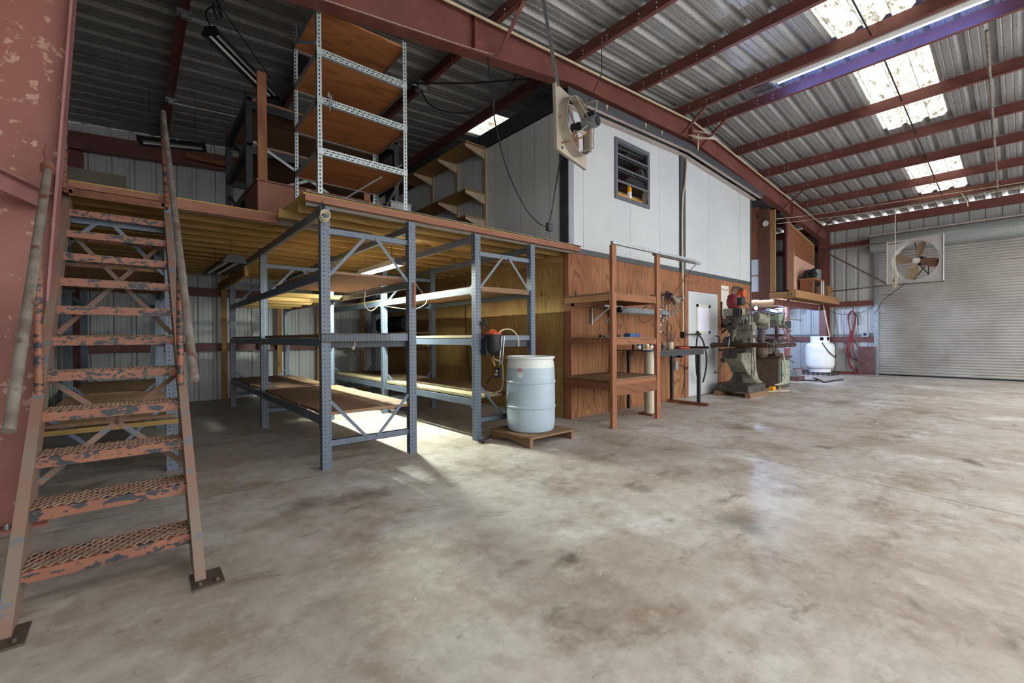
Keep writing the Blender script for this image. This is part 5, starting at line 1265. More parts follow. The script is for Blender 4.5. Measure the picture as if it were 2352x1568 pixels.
mb = MB(); mb.box(mx-.36, mx-.2, my-.16, my-.06, 1.83, 1.98); mb.cyl((mx-.3, my+.03, 2.045), (mx-.3, my+.03, 2.065), .05, 16); part('terminal_box', mb, 'darksteel', ml, bevel=.008)
mb = MB(); mb.tube([(mx-.25, my-.14, 1.9), (mx-.2, my-.25, 1.8), (mx-.1, my-.25, 1.4), (mx+.05, my-.2, 1.1), (mx+.1, my-.22, .6), (mx+.1, my-.2, .32)], .008, 7, sub=4); mb.tube([(mx+.0, my-.2, .95), (mx-.05, my-.22, .75), (mx+.05, my-.2, .66), (mx+.12, my-.17, .66)], .006, 6, sub=4); mb.box(mx+.07, mx+.12, my-.22, my-.17, .26, .35); part('power_cord', mb, 'cable', ml)
for lab, y in (('front', 3.49), ('rear', 4.09)):
    mb = MB(); mb.box(9.02, 9.95, y-.05, y+.05, 0, .1); solo('timber_skid', mb, 'palletwood', lab+' timber skid under the milling machine', 'skid', 'skids under the milling machine', bevel=.004)

# ================================================================== CABINET, GRINDER HEAD, RADIAL DRILL
cb = thing('machine_cabinet', 'oily steel machine cabinet with pale green door beyond the milling machine', 'cabinet', (11.55, 3.95, 0))
mb = MB(); mb.box(11.2, 11.95, 3.66, 4.24, .02, .70); part('body', mb, 'brownsteel', cb, bevel=.008)
mb = MB(); mb.box(11.17, 11.98, 3.62, 4.27, .70, .74); mb.box(11.3, 11.85, 3.75, 4.15, .74, .80); part('top', mb, 'oilsteel', cb, bevel=.004)
mb = MB(); mb.box(11.27, 11.9, 3.645, 3.66, .08, .64); mb.box(11.3, 11.36, 3.642, 3.646, .12, .62, 1); part('door', mb, ['greenpaint', 'hole'], cb)
mb = MB(); mb.box(11.2, 11.95, 3.67, 4.23, 0, .02); part('plinth', mb, 'milldark', cb)
tg = thing('tool_grinder', 'brown oily machine head sitting on the steel cabinet', 'grinder', (11.3, 3.95, .8))
mb = MB(); mb.cyl((11.35, 3.98, .80), (11.35, 3.98, .95), .14, 18); mb.cyl((11.12, 4.0, .92), (11.5, 3.92, .92), .13, 18); mb.ball((11.1, 3.98, .82), .14, 14); mb.box(11.4, 11.7, 3.8, 4.1, .80, .88); part('body', mb, 'brownsteel', tg)
mb = MB(); mb.cyl((11.2, 4.02, .95), (11.2, 4.02, 1.12), .07, 14); mb.cyl((11.45, 3.75, .98), (11.45, 4.15, .98), .035, 12); mb.cyl((11.25, 3.8, 1.06), (11.6, 3.72, 1.06), .02, 8); part('spindle', mb, 'milldark', tg)
mb = MB(); mb.tube([(11.3, 3.6, .84), (11.25, 3.55, .6), (11.2, 3.5, .3), (11.05, 3.55, .15), (10.8, 3.6, .13)], .014, 8, sub=5); mb.tube([(10.95, 3.62, .12), (10.8, 3.5, .08), (10.65, 3.45, .015), (10.9, 3.35, .012), (10.4, 3.6, .012)], .012, 8, sub=5); mb.box(10.55, 10.7, 3.55, 3.64, 0, .1, 1)
solo('cabinet_hose', mb, ['rope', 'yellow'], 'pale hose and yellow plug trailing from the cabinet to the floor', 'hose')
rdm = thing('radial_drill', 'dark radial drill with pale green head beyond the cabinet', 'drill', (12.4, 4.3, 0))
mb = MB(); mb.cyl((12.25, 4.4, 0), (12.25, 4.4, 1.85), .09, 20); mb.box(11.98+.02, 12.7, 4.1, 4.75, 0, .06); part('column', mb, 'milldark', rdm)
mb = MB(); mb.box(12.3, 13.75, 4.18, 4.36, 1.43, 1.62); mb.cyl((12.25, 4.4, 1.38), (12.25, 4.4, 1.7), .14, 20); mb.box(12.0, 13.1, 4.22, 4.32, 1.74, 1.79); part('arm', mb, 'milldark', rdm, bevel=.01)
mb = MB(); mb.box(12.6, 12.98, 4.1, 4.36, 1.5, 1.79); mb.cyl((12.8, 4.09, 1.58), (12.8, 4.05, 1.58), .06, 16); part('head', mb, 'greenpaint', rdm, bevel=.015)
mb = MB()
for p, q in (((12.7, 4.05, 1.5), (12.35, 3.9, 1.78)), ((12.8, 4.05, 1.5), (12.95, 3.95, 1.34)), ((12.95, 4.05, 1.68), (13.05, 3.95, 1.83)), ((12.35, 3.95, 1.42), (12.75, 3.9, 1.12)), ((13.0, 4.1, 1.66), (14.3, 4.1, 1.66))): mb.cyl(p, q, .014, 8); mb.ball(q, .025, 8)
part('levers', mb, 'pipe', rdm)
mb = MB(); mb.cyl((12.75, 4.2, 1.15), (12.75, 4.2, 1.5), .05, 14); mb.box(12.4, 13.1, 4.05, 4.45, 1.06, 1.14); mb.cyl((12.5, 4.2, 1.06), (12.5, 4.2, .85), .1, 16); mb.cyl((12.3, 4.3, .95), (13.9, 4.15, .97), .06, 14); mb.box(12.55, 12.9, 4.0, 4.4, 1.2, 1.26); part('table', mb, 'oilsteel', rdm)
mb = MB()
for i in range(7): mb.ball((13.75, 4.28, 1.42-.07*i), .03, 8)
mb.box(13.72, 13.8, 4.25, 4.31, .88, .96, 1); part('chain', mb, ['milldark', 'labelw'], rdm)
mb = MB(); mb.box(13.4, 13.9, 3.9, 4.3, 0, .12); mb.box(13.5, 13.85, 3.95, 4.25, .12, .3, 1); mb.box(13.55, 14.2, 4.02, 4.08, .3, .33); mb.tube([(13.6, 3.9, .02), (13.9, 3.6, .02), (14.1, 3.75, .06), (13.8, 3.5, .03), (13.5, 3.35, .015), (14.2, 3.3, .015), (14.6, 3.2, .015)], .018, 7, 2, sub=5)
solo('floor_junction', mb, ['rustplate', 'galv', 'cable'], 'rusty block with grey box and tangled cord at the red post foot', 'junction box')

# ================================================================== TIMBER LOFT
lf = thing('timber_loft', 'timber loft platform with wooden end wall beside the roller door', 'loft', (14.9, 4.4, 2.2))
LX0, LX1, LY0, LY1, LZ0, LZ1 = 12.85, 16.95, 3.8, 8.0, 2.2, 2.4
mb = MB(); mb.box(LX0, LX0+.05, LY0+.05, LY1, LZ0, LZ1); part('rim_joist', mb, 'tany', lf, bevel=.003)
mb = MB(); mb.box(LX0, LX1, LY0, LY0+.05, LZ0, LZ1); part('rim_joist', mb, 'tanx', lf, bevel=.003)
for k in range(12):
    mb = MB(); x = LX0+.35+k*.33; mb.box(x, x+.045, LY0+.05, LY1, LZ0+.02, LZ1-.03); part('joist', mb, 'tany', lf)
mb = MB(); mb.box(LX0, LX1, LY0+.02, LY1, LZ1-.03, LZ1); part('deck', mb, 'greywood', lf)
mb = MB(); mb.box(LX0-.02, LX0+.07, 4.42, 4.68, LZ0-.02, 4.62); part('end_post', mb, 'oldwood', lf, bevel=.004)
mb = MB(); mb.box(LX0, LX0+.03, 4.68, 6.2, 3.32, 4.7); part('end_panel', mb, 'orangewood', lf)
mb = MB(); mb.box(LX0+.005, LX0+.035, 4.68, 6.2, 2.42, 3.3); mb.box(LX0+.0, LX0+.006, 4.68, 6.2, 2.84, 2.87, 1); part('white_panel', mb, ['white', 'cone'], lf)
mb = MB(); mb.box(LX0-.005, LX0+.035, 4.68, 6.2, 2.2, 2.42); part('end_rail', mb, 'oldwoodx', lf)
mb = MB(); mb.box(LX0-.015, LX0+.03, 4.27, 4.40, 2.38, 4.55); part('stud', mb, 'tanz', lf, bevel=.003)
mb = MB(); mb.box(LX0-.02, LX0+.03, 3.84, 3.95, 2.22, 3.38); mb.cyl((LX0-.03, 3.895, 2.29), (LX0-.018, 3.895, 2.29), .025, 10, 1); part('guard_post', mb, ['tanz', 'greytrim'], lf, bevel=.003)
mb = MB(); mb.prism([(14.08, 4.40, 3.3), (16.42, 4.40, 3.3), (16.42, 4.40, 4.06), (14.08, 4.40, 4.42)], (0, .015, 0)); part('osb_gable', mb, 'osb', lf)
mb = MB(); mb.beam((14.0, 4.385, 4.46), (16.5, 4.385, 4.08), .04, .09); part('gable_plate', mb, 'tanx', lf)
mb = MB(); mb.box(16.4, 16.5, 4.36, 4.41, LZ1, 4.07); mb.box(14.04, 14.1, 4.37, 4.41, LZ1, 4.44); part('stud', mb, 'tanz', lf)
mb = MB(); mb.prism([(14.05, 4.33, LZ1), (16.4, 4.33, LZ1), (16.4, 4.33, 3.42), (14.05, 4.33, 3.58)], (0, .03, 0)); part('foam_board', mb, 'insul', lf)
mb = MB(); mb.cyl((14.0, 4.36, 0), (14.0, 4.36, 2.03), .07, 20); mb.box(13.86, 14.14, 4.24, 4.48, 0, .02); mb.cyl((14.0, 4.36, 2.21), (14.0, 4.36, 4.5), .075, 20)
solo('support_post', mb, 'red', 'round red steel post through the timber loft', 'post')
mb = MB(); mb.box(12.95, 16.85, 4.34-.05, 4.34+.05, 2.035, 2.05); mb.box(12.95, 16.85, 4.335, 4.345, 2.05, 2.185); mb.box(12.95, 16.85, 4.29, 4.39, 2.185, 2.198); solo('loft_beam', mb, 'red', 'dark red steel beam carrying the timber loft', 'beam')
for k, (x, a, m_, lab) in enumerate(((13.3, .28, 'plyshelf', 'taller orange plywood sheet leaning in the loft opening'), (13.15, .2, 'oldwood', 'shorter dark board leaning in the loft opening'))):
    mb = MB(); h = 1.0-.25*k; mb.prism([(x, 4.75-.1*k, LZ1), (x+.03, 4.75-.1*k, LZ1), (x+.03+a, 4.75-.1*k, LZ1+h), (x+a, 4.75-.1*k, LZ1+h)], (0, .9, 0)); solo('leaning_sheet', mb, m_, lab, 'sheet')
mb = MB(); mb.box(13.5, 16.9, 7.0, 7.05, LZ1, 4.4); solo('loft_back_panel', mb, 'oldwood', 'dark panel at the back of the loft opening', 'panel')
mb = MB(); mb.cyl((12.835, 4.49, 4.21), (12.79, 4.49, 4.21), .09, 20, 0); mb.cyl((12.79, 4.49, 4.21), (12.785, 4.49, 4.21), .075, 20, 1); solo('round_lamp', mb, ['chrome', 'labelw'], 'small round lamp on the wide timber post of the loft', 'lamp')
eb = thing('engine_stand', 'timber shelf on white legs at the loft edge holding an engine', 'stand', (15.5, 4.0, LZ1))
mb = MB(); mb.box(14.7, 15.65, 3.88, 4.28, 2.83, 2.87); part('shelf', mb, 'tanx', eb)
for (lx, ly) in ((15.5, 3.92), (15.62, 4.22), (15.62, 3.9)):
    mb = MB(); mb.cyl((lx, ly, LZ1), (lx, ly, 2.83), .022, 10); part('leg', mb, 'white', eb)
mb = MB(); mb.box(14.72, 14.8, 3.92, 4.25, LZ1, 2.83); mb.box(14.75, 15.3, 4.2, 4.24, LZ1, 2.83); part('wood_leg', mb, 'orangewoodx', eb)
en = thing('engine_block', 'small dark engine with a grey tank on the loft stand', 'engine', (15.1, 4.05, 2.87))
mb = MB()
for i in range(16): mb.ball((14.95+random.gauss(0, .12), 4.05+random.gauss(0, .07), 3.02+random.gauss(0, .07)), random.uniform(.05, .09), 8)
mb.box(14.75, 15.2, 3.95, 4.2, 2.87, 2.97); part('block', mb, 'black2', en)
mb = MB(); mb.box(15.18, 15.55, 3.93, 4.2, 2.9, 3.18); part('fuel_tank', mb, 'galv', en, bevel=.02)
mb = MB(); mb.box(16.2, 16.7, 3.92, 4.22, LZ1, 2.76); mb.box(16.2, 16.7, 3.918, 3.92, 2.56, 2.58, 1); solo('cardboard_box', mb, ['cone', 'oldwood'], 'cardboard box on the loft under the red column', 'box')
mb = MB(); mb.tube([(13.0, 4.3, 4.33), (14.5, 4.05, 4.62), (14.5, 0, 4.48), (14.6, -1.0, 4.46)], .007, 6); solo('guy_rope', mb, 'rope', 'upper pale rope stretched from the loft across the roller door end', 'rope')
mb = MB(); mb.tube([(13.0, 4.28, 4.2), (14.5, 4.05, 4.49), (14.8, 2.15, 4.45), (14.5, 0, 4.37), (14.6, -1.0, 4.35)], .007, 6); mb.tube([(14.8, 2.15, 4.44), (14.85, 2.158, 3.5), (14.85, 2.158, 2.95)], .009, 6); mb.ball((14.85, 2.158, 2.95), .03, 8)
for a in (-.02, 0, .025): mb.tube([(14.85, 2.158, 2.94), (14.85, 2.158+a*2, 2.7), (14.85, 2.158+a, 2.45), (14.85, 2.158-a, 2.7)], .009, 6, sub=4)
mb.tube([(14.55, .92, 4.42), (14.55, .86, 4.30), (14.55, .84, 4.16)], .012, 6); mb.tube([(14.55, .95, 4.5), (14.55, .86, 4.30), (14.55, .78, 4.37)], .008, 6)
solo('pull_rope', mb, 'rope', 'lower pale rope with a knotted tail hanging before the wall fan', 'rope')

# ================================================================== FAR WALL ITEMS
tk = thing('gas_tank', 'large white gas cylinder with a collar standing on a dark pallet', 'gas tank', (16.5, 4.22, 0))
TX, TY, TR = 16.45, 4.2, .385
mb = MB(); mb.lathe([(.2, .17), (.3, .18), (.36, .23), (TR, .31), (TR, .86), (.37, .93), (.31, .985), (.2, 1.01), (0, 1.01)], (TX, TY, 0), n=40); part('vessel', mb, 'tankwhite', tk)
mb = MB(); mb.lathe([(.29, .085), (.29, .19), (.27, .19), (.27, .085), (.29, .085)], (TX, TY, 0), n=32, caps=False); part('foot_ring', mb, 'tankwhite', tk)
mb = MB(); mb.lathe([(.255, .99), (.255, 1.19), (.265, 1.205), (.24, 1.205), (.235, .99), (.255, .99)], (TX, TY, 0), n=32, caps=False); part('collar', mb, 'tankwhite', tk)
mb = MB()
for a in (205, 250): 
    d = V((math.cos(math.radians(a)), math.sin(math.radians(a)), 0)); c = V((TX, TY, 1.12))+d*.256; mb.lathe([(0, 0), (.055, .001), (.055, .003)], c, d, 16)
part('collar_opening', mb, 'hole', tk)
mb = MB(); mb.cyl((TX, TY, 1.0), (TX, TY, 1.16), .035, 12); part('valve', mb, 'brass', tk)
def on_tank(a, z, r=.4): return (TX+r*math.cos(math.radians(a)), TY+r*math.sin(math.radians(a)), z)
mb = MB(); mb.tube([on_tank(205, 1.0, .33), on_tank(207, .95, .38), on_tank(225, .75, .405), on_tank(250, .6, .405), on_tank(282, .54, .405), on_tank(290, .62, .40)], .016, 8, sub=5); part('strap_hose', mb, 'hoseblk', tk)
mb = MB(); mb.box(TX-.42, TX+.42, TY-.42, TY+.42, .0, .085)
for k in range(6): mb.box(TX-.424, TX-.42, TY-.4+.13*k, TY-.38+.13*k, .0, .07, 1)
solo('dark_pallet', mb, ['milldark', 'galv'], 'low dark plastic base under the white gas tank', 'pallet')
hs = MB(); hx0 = XR-.12
def hp(y, z, o=0): return (hx0+o, y, z)
hs.tube([hp(3.3, .86), hp(3.12, .7), hp(3.08, .45), hp(3.2, .22), hp(3.4, .15), hp(3.6, .3), hp(3.62, .8), hp(3.55, 1.2), hp(3.47, 1.7), hp(3.53, 1.97), hp(3.62, 1.9), hp(3.64, 1.6), hp(3.56, 1.2), hp(3.5, .7), hp(3.4, .4), hp(3.35, .1), hp(3.38, .02, -.05), hp(3.8, .02, -.1), hp(3.85, .02, -.25), hp(3.4, .02, -.3)], .018, 8, 0, sub=6)
hs.tube([hp(3.44, .02, -.06), hp(3.62, .3, -.03), hp(3.66, .8, -.03), hp(3.58, 1.2, -.03), hp(3.5, 1.6, -.03), hp(3.5, 1.9, -.03), hp(3.57, 1.99, -.03), hp(3.66, 1.8, -.03), hp(3.6, 1.3, -.03), hp(3.7, .75, -.03), hp(3.6, .6, -.03), hp(3.66, 1.0, -.04), hp(3.57, 1.25, -.04)], .018, 8, 0, sub=6)
hs.tube([hp(3.5, 1.95, -.02), hp(3.42, 1.8, -.02), hp(3.41, 1.55, -.02)], .018, 8, 1, sub=4)
hs.tube([hp(3.52, 1.1, -.02), hp(3.38, .8, -.02), hp(3.33, .6, -.02), hp(3.4, .45, -.02), hp(3.55, .5, -.02), hp(3.62, .6, -.02)], .016, 8, 1, sub=5)
hs.cyl(hp(3.53, 2.15), hp(3.53, 1.98), .012, 8, 1)
solo('air_hose', hs, ['hosered', 'hoseblk'], 'long red air hose hung in loops on the far wall by the roller door', 'hose')
mb = MB(); mb.box(XR-.16, XR-.13, 2.98, 3.4, 0, .87); solo('rusty_plate', mb, 'rustplate', 'rusty brown plate leaning at the foot of the roller door jamb', 'plate')
mb = MB(); mb.cyl((XR-.12, 3.3, 1.245), (XR-.12, 9.0, 1.245), .016, 8); mb.box(XR-.19, XR-.1, 3.14, 3.3, 1.17, 1.32); mb.cyl((XR-.2, 3.22, 1.25), (XR-.19, 3.22, 1.25), .045, 14, 1); solo('wall_conduit', mb, ['galv', 'black2'], 'grey conduit with outlet box along the far wall girt', 'conduit')
mb = MB(); mb.cyl((16.8, 4.2, 2.2), (16.9, 4.05, 1.2), .02, 8); solo('lean_pipe', mb, 'wire', 'thin pale pipe leaning down behind the gas tank', 'pipe')
mb = MB(); mb.tube([(16.9, 4.2, 2.1), (17.2, 3.8, 1.9), (17.3, 3.3, 1.95), (17.3, 3.0, 2.12)], .008, 6, sub=5); solo('slack_wire', mb, 'cable', 'slack black wire strung under the far wall girt', 'wire')
mb = MB(); mb.tube([(13.1, 4.6, 1.9), (15.3, 4.7, 1.25), (16.3, 4.75, 1.0)], .012, 6); mb.tube([(13.1, 4.9, .95), (16.4, 4.9, .35)], .012, 6); solo('stay_wire', mb, 'cable', 'dark slanting stay wires beyond the red post', 'wire')
shop_light('loft_light', 'dark unlit strip light under the loft left of the red post', (12.5, 5.6, 2.08), (13.4, 5.2, 2.06), 'tubeoff', w_=.15, chains=2.24)
shop_light('loft_light', 'dark unlit strip light under the loft right of the red post', (14.4, 5.0, 2.0), (15.6, 5.1, 1.98), 'tubeoff', w_=.15, chains=2.24)
for nm, lab, p, r_, m_ in (('bare_bulb', 'brilliant bare bulb behind the milling machine', (13.2, 4.88, 1.99), .035, 'bulb'), ('pan_lamp', 'round lit pan lamp left of the red post', (15.2, 4.9, 2.02), .05, 'dimlight')):
    rt_ = thing(nm, lab, 'lamp', p)
    mb = MB(); mb.ball(p, r_, 14); part('bulb', mb, m_, rt_)
    mb = MB(); mb.cyl((p[0], p[1], p[2]+r_*.9), (p[0], p[1], p[2]+r_*.9+.07), .02, 10); mb.cyl((p[0], p[1], p[2]+.1), (p[0], p[1], 2.22), .006, 6); part('socket', mb, 'black2', rt_)
    if nm == 'pan_lamp':
        mb = MB(); mb.lathe([(.03, .1), (.16, .05), (.165, .045), (.03, .09)], p, n=20, caps=False); part('pan_shade', mb, 'white', rt_)

# ================================================================== FANS
def fan(root, C, ux, uz, nrm_, w_, h_, R, depth, pm, bm, blade_n, spin, brd=False, hub_front=True):
    ux, uz, nn = V(ux).normalized(), V(uz).normalized(), V(nrm_).normalized(); C = V(C)
    P3 = lambda a, b, c=0: C+ux*a+uz*b+nn*c
    # panel with round opening
    n = 48; mb = MB(); sq = []
    for i in range(n):
        a = 2*pi*i/n; c, s = math.cos(a), math.sin(a); k = min(w_/2/max(abs(c), 1e-6), h_/2/max(abs(s), 1e-6)); sq.append((c*k, s*k))
    # keep exact corners
    for cx_, sy_ in ((1, 1), (-1, 1), (-1, -1), (1, -1)):
        j = min(range(n), key=lambda i: (sq[i][0]-cx_*w_/2)**2+(sq[i][1]-sy_*h_/2)**2); sq[j] = (cx_*w_/2, sy_*h_/2)
    ci = [(R*math.cos(2*pi*i/n), R*math.sin(2*pi*i/n)) for i in range(n)]
    t = .004
    vs = [P3(a, b, 0) for a, b in sq]+[P3(a, b, 0) for a, b in ci]+[P3(a, b, -t) for a, b in sq]+[P3(a, b, -t) for a, b in ci]
    fs = []
    for i in range(n):
        j = (i+1) % n
        fs += [(i, j, n+j, n+i), (2*n+j, 2*n+i, 3*n+i, 3*n+j), (i, 2*n+i, 2*n+j, j)]
    mb.add(vs, fs)
    for s1, a0_, b0_, a1_, b1_ in ((1, -w_/2, -h_/2, w_/2, -h_/2), (1, -w_/2, h_/2, w_/2, h_/2), (1, -w_/2, -h_/2, -w_/2, h_/2), (1, w_/2, -h_/2, w_/2, h_/2)):
        mb.beam(P3(a0_, b0_, -.02), P3(a1_, b1_, -.02), .006, .04, nn)
    part('panel', mb, pm, root)
    mb = MB()   # venturi ring
    ring = [(R, 0), (R*.985, depth*.4), (R*.99, depth), (R*1.012, depth), (R*1.01, depth*.4), (R*1.03, 0)]
    vs = []; 
    for r_, c in ring: vs += [P3(r_*math.cos(2*pi*i/n), r_*math.sin(2*pi*i/n), c) for i in range(n)]
    mb.add(vs, [(k*n+i, k*n+(i+1) % n, (k+1)*n+(i+1) % n, (k+1)*n+i) for k in range(len(ring)-1) for i in range(n)], 0, True)
    part('venturi_ring', mb, pm, root)
    hc_ = depth*.45
    for k in range(blade_n):
        a = spin+2*pi*k/blade_n; mb = MB()
        rows = [(.14, -.10, .10), (.3, -.16, .17), (.5, -.22, .24), (.7, -.26, .27), (.85, -.25, .24), (.95, -.17, .14), (.975, -.06, .04)]
        top_, bot_ = [], []
        tw = math.radians(28)
        for r_, w0, w1 in rows:
            for lst, off in ((top_, .003), (bot_, -.003)):
                L_ = []
                for q in range(5):
                    wv = (w0+(w1-w0)*q/4)*R*.95
                    x_, y_, z_ = r_*R, wv*math.cos(tw), wv*math.sin(tw)*.55+off+.02*R*math.sin(pi*q/4)
                    L_.append(P3(x_*math.cos(a)-y_*math.sin(a), x_*math.sin(a)+y_*math.cos(a), hc_+z_))
                lst.append(L_)
        nr = len(rows); vs = [p for L_ in top_ for p in L_]+[p for L_ in bot_ for p in L_]; o = nr*5; fs = []
        for i in range(nr-1):
            for q in range(4): fs += [(i*5+q, i*5+q+1, (i+1)*5+q+1, (i+1)*5+q), (o+i*5+q, o+(i+1)*5+q, o+(i+1)*5+q+1, o+i*5+q+1)]
        edge = [i*5 for i in range(nr)]+[(nr-1)*5+q for q in range(1, 5)]+[i*5+4 for i in range(nr-2, -1, -1)]+[q for q in (3, 2, 1)]
        fs += [(edge[i], edge[(i+1) % len(edge)], o+edge[(i+1) % len(edge)], o+edge[i]) for i in range(len(edge))]
        mb.add(vs, fs, 0, True); part('blade', mb, bm[k % len(bm)], root)
    mb = MB(); mb.cyl(P3(0, 0, hc_-.05), P3(0, 0, hc_+.06), R*.14, 20); mb.cyl(P3(0, 0, hc_-.07), P3(0, 0, hc_-.05), R*.05, 12); part('hub', mb, 'darksteel' if not hub_front else 'white', root)
    return P3
fA = thing('hanging_fan', 'dirty cream square panel fan hung by a strap at the office corner', 'fan', (4.2, 3.72, 3.4))
uxA = V((math.cos(math.radians(14.5)), math.sin(math.radians(14.5)), 0)); uzA = V((.02, .05, 1)); nA = V((math.sin(math.radians(14.5)), -math.cos(math.radians(14.5)), 0))
PA = fan(fA, (4.2, 3.71, 3.83), uxA, uzA, nA, .80, .80, .35, .12, 'fancream', ['bladerust', 'bladerust', 'fancream'], 3, 2.4, hub_front=False)
mb = MB(); mb.cyl(PA(.0, .0, .16), PA(0, 0, .34), .075, 18); mb.cyl(PA(0, 0, .34), PA(0, 0, .36), .06, 16, 1); mb.cyl(PA(-.03, .09, .2), PA(-.03, .09, .33), .03, 12, 1); part('motor', mb, ['galv', 'black2'], fA)
mb = MB()
for a in (.6, 2.2, 3.9, 5.4):
    mb.beam(PA(.35*math.cos(a), .35*math.sin(a), .15), PA(.06*math.cos(a), .06*math.sin(a), .24), .02, .008)
for a in (1.2, 4.6): mb.tube([PA(.36*math.cos(a), .36*math.sin(a), .08), PA(.34*math.cos(a), .34*math.sin(a), .3), PA(.1*math.cos(a), .1*math.sin(a), .3)], .008, 6)
part('motor_bracket', mb, 'fancream', fA)
mb = MB(); mb.tube([PA(-.3, -.3, .01), PA(-.1, -.2, .2), PA(0, -.05, .25)], .008, 6, sub=4); part('lead', mb, 'rust', fA)
mb = MB(); mb.beam(PA(-.36, .36, .005), V((4.83-.02, 4.60, zb(4.83)+.02)), .035, .006, nA); solo('hanger_strap', mb, 'galv', 'flat grey steel strap holding up the cream fan', 'strap') if False else None
d1 = V((1, 1.0014, 1.0767)); top1 = V((0, 0, H))+d1*3.62
mb = MB(); mb.beam(PA(-.36, .36, .01), top1, .045, .005, uxA); solo('hanger_strap', mb, 'galv', 'long flat grey strap holding up the cream hanging fan', 'strap')
mb = MB(); mb.tube([PA(.3, .36, .05), (4.6, 3.55, 4.6), (4.83, 3.73, zb(4.83))], .006, 6); solo('fan_tether', mb, 'cable', 'thin black tether from the cream fan to the purlin above', 'cord')
ctrl = V((4.41, 4.318, 2.745))
mb = MB(); mb.box(ctrl.x-.045, ctrl.x+.045, ctrl.y-.03, ctrl.y+.03, ctrl.z-.055, ctrl.z+.055)
for a in (-.018, .018):
    for b in (-.025, .025): mb.box(ctrl.x+a-.01, ctrl.x+a+.01, ctrl.y-.033, ctrl.y-.03, ctrl.z+b-.012, ctrl.z+b+.012, 1)
solo('hanging_outlet', mb, ['greytrim', 'black'], 'dark outlet box dangling on black cords at the office corner', 'outlet', bevel=.004)
c1 = V((3.2, 4.1, 4.45))
mb = MB(); mb.tube([(3.22, 4.16, 4.53), (3.24, 4.1, 4.0), (3.3, 4.12, 3.75), (3.5, 4.16, 3.3), (3.85, 4.22, 2.9), (4.15, 4.27, 2.75), (4.365, 4.31, 2.74)], .008, 7, sub=5); mb.cyl((3.25, 4.1, 4.0), (3.25, 4.1, 3.9), .02, 10)
solo('sagging_cable', mb, 'cable', 'black cord sagging from the red rafter to the dangling outlet', 'cord')
mb = MB(); mb.tube([ctrl+V((0, 0, .055)), (4.43, 4.28, 3.0), (4.4, 4.15, 3.4), PA(-.3, -.35, .02)], .008, 7, sub=5); solo('rising_cable', mb, 'cable', 'black cord rising from the dangling outlet to the cream fan', 'cord')
fB = thing('wall_fan', 'pale grey square panel fan with four dusty blades by the roller door', 'fan', (15.55, 1.86, 2.6))
TRc, BRc, TLc, BLc = V((15.39, 1.306, 3.755)), V((15.387, 1.296, 2.589)), V((15.736, 2.459, 3.767)), V((15.752, 2.433, 2.616))
Cc = (TRc+BRc+TLc+BLc)/4; uB = ((TRc+BRc)/2-(TLc+BLc)/2); wB = uB.length; uB.normalize(); nB = uB.cross(V((0, 0, 1))); nB = nB if nB.x > 0 else -nB
PB = fan(fB, Cc, uB, (0, 0, 1), nB, wB, 1.155, .51, .2, 'fanwhite', ['blade', 'blade', 'blade', 'bladerust'], 4, 1.3)
mb = MB(); mb.cyl(PB(0, 0, .2), PB(0, 0, .42), .12, 18); part('motor', mb, 'darksteel', fB)
mb = MB()
for p, q in (((-.35, -.5), (-.02, 0)), ((0, -.1), (.3, -.5)), ((-.1, -.5), (.12, -.15)), ((0, .1), (-.1, .5)), ((.2, -.45), (.2, -.1))): mb.beam(PB(p[0], p[1], .2), PB(q[0], q[1], .24), .018, .018)
part('motor_frame', mb, 'black2', fB)
mb = MB(); mb.cyl(PB(-.45, -.48, -.006), PB(-.45, -.48, -.003), .035, 16); part('grommet', mb, 'black', fB)
mb = MB()
for p, q in (((16.88, 4.27, 3.98), TLc), ((16.9, 4.2, 3.93), BLc), ((16.95, 4.14, 2.62), BLc+V((0, 0, -.02)))): mb.beam(p, q, .035, .035)
mb.beam(BLc+V((0, 0, -.03)), BRc+V((0, 0, -.03)), .035, .035); mb.beam(TLc+V((.02, 0, -.06)), TRc+V((.02, 0, -.06)), .03, .03)
part('mounting_arm', mb, 'pipe', fB)
mb = MB(); mb.tube([PB(-.2, -.58, .05), (16.3, 2.6, 2.25), (16.9, 2.85, 2.0), (XR-.1, 3.0, 1.9)], .008, 6, sub=4); solo('slack_lead', mb, 'cable', 'thin black lead running from the wall fan to the door jamb', 'cord')

# ================================================================== ROOF ELECTRICS
sl_ = thing('strip_light', 'long double strip light mounted along the roof ridge', 'strip light', (8.2, 1.5, 5.33))
mb = MB(); mb.box(8.02, 8.2, .22, 2.75, 5.44, 5.5); mb.box(8.0, 8.03, .22, 2.75, 5.40, 5.5); part('housing', mb, 'white', sl_)
for x, m_ in ((8.08, 'tubeoff'), (8.24, 'tubetint')):
    mb = MB(); mb.cyl((x, .26, 5.425 if x < 8.2 else 5.46), (x, 2.70, 5.425 if x < 8.2 else 5.46), .02, 14); part('tube', mb, m_, sl_)
for y in (.4, 1.0, 1.6, 2.2, 2.6):
    mb = MB(); mb.box(8.2, 8.27, y-.02, y+.02, 5.48, 5.5); part('bracket', mb, 'chrome', sl_)
mb = MB(); mb.prism([(8.0, 2.77, 5.40), (8.32, 2.77, 5.44), (8.32, 3.05, 5.44), (8.0, 3.05, 5.40)], (0, 0, .01)); solo('sheet_scrap', mb, 'chrome', 'small shiny bent sheet at the end of the ridge strip light', 'sheet')
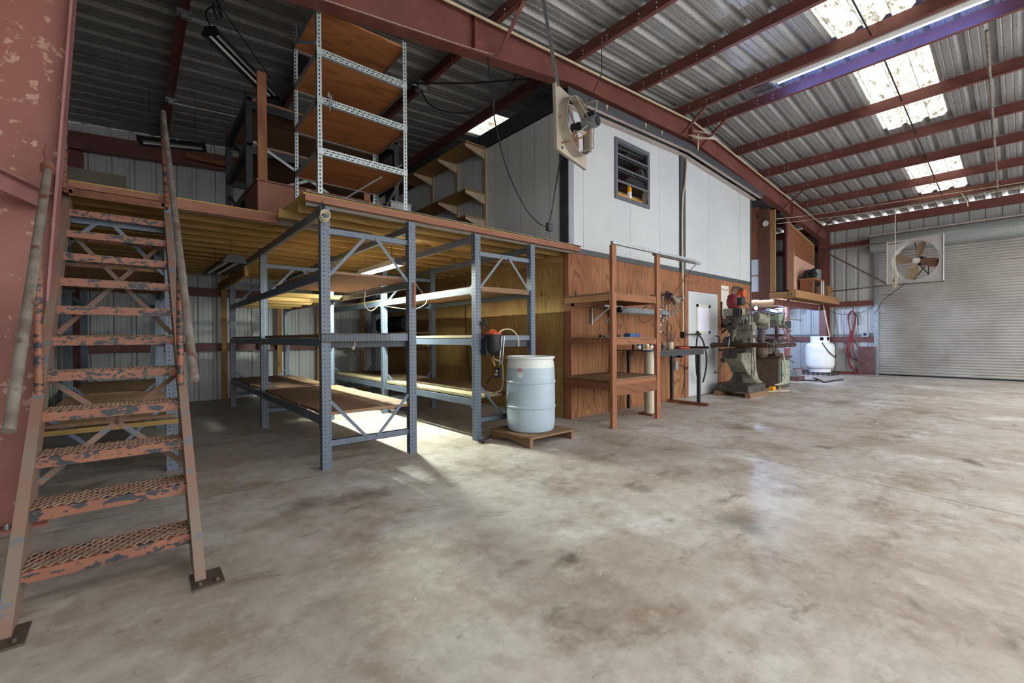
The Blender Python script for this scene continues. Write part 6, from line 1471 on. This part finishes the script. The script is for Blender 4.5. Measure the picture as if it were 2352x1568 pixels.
mb = MB(); mb.box(2.88, 2.99, 5.18, 5.3, 4.49, 4.6); solo('roof_junction_box', mb, 'galv', 'grey junction box under the purlin right of the slotted shelf', 'junction box', bevel=.004) if False else None
xj = 3.33; yj = 1.789*3.33; zj = 1.2+1.1419*3.33
mb = MB(); mb.box(xj-.07, xj+.06, yj-.06, yj+.06, zj-.06, zj+.07); mb.tube([(xj, yj, zj-.05), (xj+.1, yj-.2, zj-.35), (xj+.5, yj-.6, zj-.45), (xj+.9, yj-1.0, zj-.1), (xj+.9, yj-1.3, zj+.25)], .01, 7, 1, sub=5); mb.tube([(xj-1.0, yj+.6, zj-.05), (xj+.5, yj-.6, zj-.02), (xj+1.3, yj-1.55, zj-.05)], .012, 7, 1); mb.tube([(xj-.9, yj+.1, zj+.0), (xj-.07, yj, zj)], .012, 6)
solo('roof_junction_box', mb, ['galv', 'cable'], 'grey junction box with looping black cable under the mezzanine purlin', 'junction box')
mb = MB(); mb.tube([(1.25, 4.16, 4.275), (2.1, 4.155, 4.40), (2.84, 4.155, 4.515), (3.3, 4.155, 4.60)], .0035, 6, sub=4)
solo('rafter_wire', mb, 'rope', 'pale wire stapled along the lower edge of the rafter', 'wire')
mb = MB()
for k in range(5): mb.tube([(7.9, 4.1, 4.98), (7.95+.05*k, 3.9, 4.85+.02*k), (8.15+.05*k, 3.75, 4.9), (8.3, 3.9, 5.05), (8.1, 4.1, 5.12)], .009, 6, 0, sub=4)
mb.tube([(8.25, 4.08, 5.1), (8.28, 4.1, 4.95), (8.27, 4.1, 4.8)], .014, 7); solo('cable_coil', mb, 'cablew', 'bundle of pale cable coiled at the ridge on the red rafter', 'cable')
for k, (x, lab) in enumerate(((5.45, 'first'), (6.5, 'second'), (7.0, 'third'))):
    mb = MB(); mb.prism([(x-.02, 4.122, zh(x)-.03), (x+.02, 4.122, zh(x)-.03), (x, 4.122, zh(x)-.11)], (0, -.015, 0)); solo('spray_foam', mb, 'rope', lab+' small tan blob on the grey channel above the white wall', 'blob', 'tan blobs on the grey channel')
